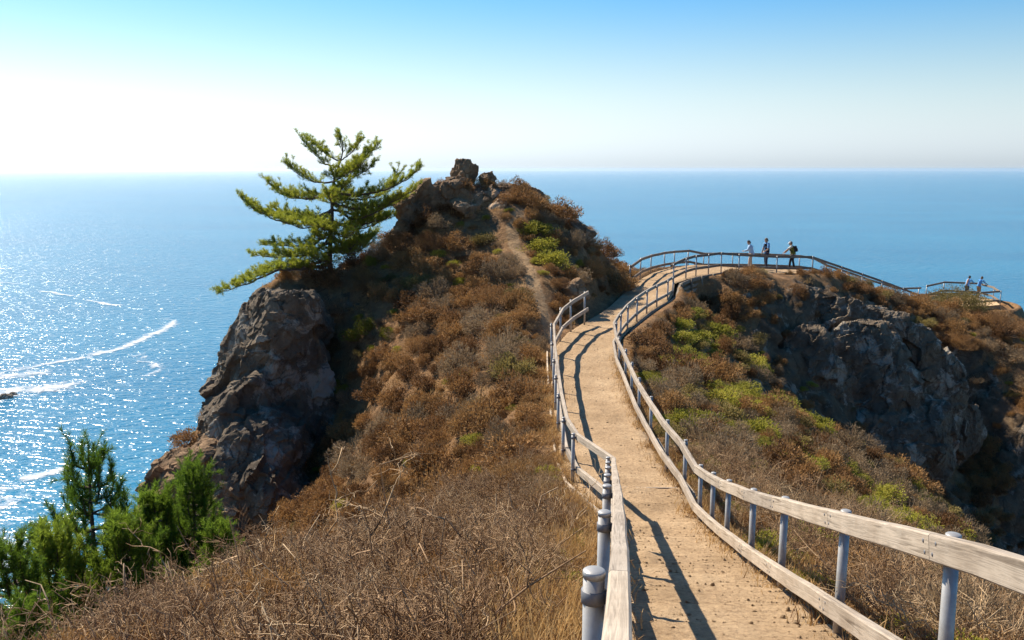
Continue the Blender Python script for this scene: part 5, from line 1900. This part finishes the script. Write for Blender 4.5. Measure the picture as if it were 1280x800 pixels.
    m.tube([up((0, 0, -0.06 - tail)), up((0, 0, 0.05)), up((0, 0, 0.20)), up((0, 0, 0.36)), up((0, 0, 0.495)), up((0, 0, 0.555))], [0.175, 0.168, 0.155, 0.182, 0.145, 0.068], 16, squash=tw)
    for i, s in ((0, 1), (1, -1)):
        e = elb[i] + (hnd[i] - elb[i]) * (0.92 * sleeve if sleeve > 0.5 else 0.0)
        pts = [up((0, s * 0.12, 0.485)), sh[i], elb[i], e] if sleeve > 0.5 else [up((0, s * 0.12, 0.485)), sh[i], sh[i] + (elb[i] - sh[i]) * 0.8]
        limb(m, pts, [0.076, 0.072, 0.064, 0.056, 0.046] if sleeve > 0.5 else [0.076, 0.072, 0.068])
    me = remesh(m, 0.014, 'shirt'); mesh_noise(me, 0.016, 8.0, False, 3)
    me.materials.append(cloth('shirt_cloth', shirt)); link('shirt', me, root)
    if vest is not None:
        m = MB()
        m.tube([up((-0.005, 0, -0.02)), up((-0.005, 0, 0.20)), up((-0.005, 0, 0.36)), up((-0.01, 0, 0.49)), up((-0.01, 0, 0.54))], [0.186, 0.172, 0.198, 0.165, 0.09], 16, squash=(0.96, 0.70))
        me = remesh(m, 0.014, 'vest'); mesh_noise(me, 0.012, 9.0, False, 3, 4.0)
        me.materials.append(cloth('vest_cloth', vest)); link('vest', me, root)
    # hair
    m = MB()
    m.ball(hd((-0.018, 0, 0.028)), (0.100, 0.086, 0.108), 16, 12, Rh.T)
    m.ball(hd((-0.05, 0, -0.04)), (0.055, 0.070, 0.065), 12, 9, Rh.T)
    me = remesh(m, 0.014, 'hair'); mesh_noise(me, 0.02, 22.0, False, 3)
    me.materials.append(cloth('hair', hair, 0.6)); link('hair', me, root)
    if cap is not None:
        m = MB()
        m.tube([hd((0.06, 0, 0.055)), hd((0.20, 0, 0.035))], [0.085, 0.05], 14, squash=(1, 0.14))
        m.ball(hd((0.0, 0, 0.055)), (0.112, 0.092, 0.07), 16, 9, Rh.T)
        me = remesh(m, 0.010, 'cap'); me.materials.append(cloth('cap_cloth', cap)); link('cap', me, root)
    if pack is not None:
        m = MB()
        A = R3.T
        m.box(up((-0.20, 0, 0.30)), (0.085, 0.13, 0.18), A)
        m.box(up((-0.29, 0, 0.22)), (0.035, 0.10, 0.10), A)
        me = remesh(m, 0.02, 'backpack'); mesh_noise(me, 0.02, 7.0, False, 2)
        me.materials.append(cloth('pack_cloth', pack))
        bp_ = link('backpack', me, root)
        for s in (1, -1):
            m = MB(); m.tube(bezier([up((-0.13, s * 0.09, 0.46)), up((0.0, s * 0.115, 0.565)), up((0.135, s * 0.10, 0.44)), up((0.13, s * 0.11, 0.22)), up((-0.05, s * 0.165, 0.12))], 16), 0.018, 6)
            m.build('strap', cloth('strap_cloth', pack), bp_, True)
    return root


W = math.radians
def on_walk(px, D): 
    x = (px - 640) / FPX * D
    return x, D * 0.998
x, y = on_walk(938, 54.6)
person('person in a pale blue jacket and light trousers leaning on the seaward railing', (x, y, -5.93), W(165), 1.66, 0.22, ((0.42, 0.16, 1.10), (0.36, -0.18, 1.05)), 0.11, 0.08, 0.5,
       shirt=(0.42, 0.60, 0.78), trousers=(0.52, 0.42, 0.33), hair=(0.045, 0.025, 0.015), tail=0.12)
x, y = on_walk(958, 54.8)
person('person in a dark vest over a blue shirt standing upright between the other two', (x, y, -5.96), W(200), 1.80, 0.04, ((0.30, 0.24, 1.02), (0.12, -0.28, 0.86)), 0.10, 0.06, 0.45,
       shirt=(0.16, 0.36, 0.62), trousers=(0.05, 0.06, 0.09), hair=(0.20, 0.15, 0.10), sleeve=0.0, vest=(0.018, 0.018, 0.022))
x, y = on_walk(990, 55.6)
person('person with white cap, yellow and black top and dark backpack, leaning on the railing', (x, y, -6.10), W(160), 1.70, 0.20, ((0.50, 0.16, 1.02), (0.44, -0.10, 0.98)), 0.12, 0.14, 0.3,
       shirt=(0.55, 0.57, 0.52), trousers=(0.02, 0.02, 0.025), hair=(0.16, 0.08, 0.03), sleeve=0.0, vest=(0.15, 0.17, 0.03), cap=(0.75, 0.75, 0.73), pack=(0.03, 0.03, 0.035))
person('person in a light blue shirt and dark blue trousers leaning out at the far lookout', (36.05, 71.0, LOOK_Z + 0.03), W(38), 1.74, 0.50, ((0.62, 0.20, 1.08), (0.62, -0.20, 1.08)), 0.12, 0.1, 0.1,
       shirt=(0.14, 0.42, 0.75), trousers=(0.04, 0.07, 0.13), hair=(0.05, 0.03, 0.02))
person('person in a blue shirt and khaki trousers leaning at the far lookout, rightmost', (36.8, 70.6, LOOK_Z + 0.03), W(28), 1.72, 0.45, ((0.58, 0.20, 1.08), (0.58, -0.20, 1.08)), 0.12, 0.1, 0.1,
       shirt=(0.12, 0.36, 0.70), trousers=(0.34, 0.23, 0.13), hair=(0.14, 0.07, 0.03), sleeve=0.0, vest=None)

# weeds and dry grass along both edges of the path
g = np.random.default_rng(91)
ep = []
for posts, sgn in ((L_POSTS, -1), (R_POSTS, 1)):
    a = np.array(posts)
    for _ in range(900):
        y = g.uniform(2.0, 31.0)
        x, z = interp_poly(posts, y)
        ep.append((x + sgn * (0.02 + abs(g.normal(0, 0.16))) + 0.0, y, 0))
ep = np.array(ep)
ep[:, 2] = ground_z(ep[:, 0], ep[:, 1])
gn = fbm(np.c_[ep[:, :2] * 1.3, np.zeros(len(ep))], 3)
ep = ep[gn > -0.15]
n = len(ep)
sz = g.uniform(0.35, 1.0, n)
EDGE = SHORT + [grass_mesh('weed_tuft', M['brown_leaf'], 240, 50, (0.08, 0.25), 0.008, 0.12, 0.8)]
scatter('edge_grass', 'dry grass and weeds along the path edges', 'grass', ep, np.c_[g.normal(0, 0.2, (n, 2)), g.uniform(0, 6.28, n)], np.c_[sz, sz, sz], g.integers(0, 3, n), EDGE)

# loose gravel along the path
GRAV = []
for i in range(3):
    V, F = rock_shape((0, 0, 0), (1, 0.8, 0.6), 400 + i, planes=10, sub=2, rough=0.05)
    m = MB(); m.add(V, F)
    GRAV.append(m.mesh('pebble', M['path'], True))
g = np.random.default_rng(77)
n = 11000
kk = (g.uniform(0, 1, n) ** 1.6 * (len(rows) * 0.62)).astype(int)
uq = np.where(g.uniform(size=n) < 0.55, g.beta(0.5, 0.5, n), g.uniform(0, 1, n))
uq = np.clip(uq, 0.03, 0.97)
ci = (uq * (NC - 1)).astype(int)
fr = uq * (NC - 1) - ci
k1 = np.minimum(kk + 1, len(rows) - 1)
pp = R_[kk, ci] * (1 - fr)[:, None] + R_[kk, np.minimum(ci + 1, NC - 1)] * fr[:, None]
s = np.clip(g.lognormal(-5.0, 0.6, n), 0.003, 0.035)
scatter('gravel', 'loose gravel and pebbles on the dirt path', 'gravel', pp, g.uniform(0, 6.28, (n, 3)), np.c_[s, s, s], g.integers(0, 3, n), GRAV)

# ------------------------------------------------------------------ sea haze
hm = bpy.data.materials.new('sea_haze')
hm.use_nodes = True
nt = hm.node_tree
nt.nodes.clear()
ho = nt.nodes.new('ShaderNodeOutputMaterial')
hv = nt.nodes.new('ShaderNodeVolumePrincipled')
hv.inputs['Color'].default_value = (0.97, 0.99, 1.0, 1)
hv.inputs['Density'].default_value = 3.4e-5
hv.inputs['Anisotropy'].default_value = 0.66
nt.links.new(hv.outputs[0], ho.inputs['Volume'])
mb = MB()
mb.box((0, 0, (SEA - 2 + 14) / 2), (62000, 62000, (14 - SEA + 2) / 2))
hz = mb.build('haze', hm)
tag(hz, 'pale sea haze over the water', 'haze', kind='stuff')
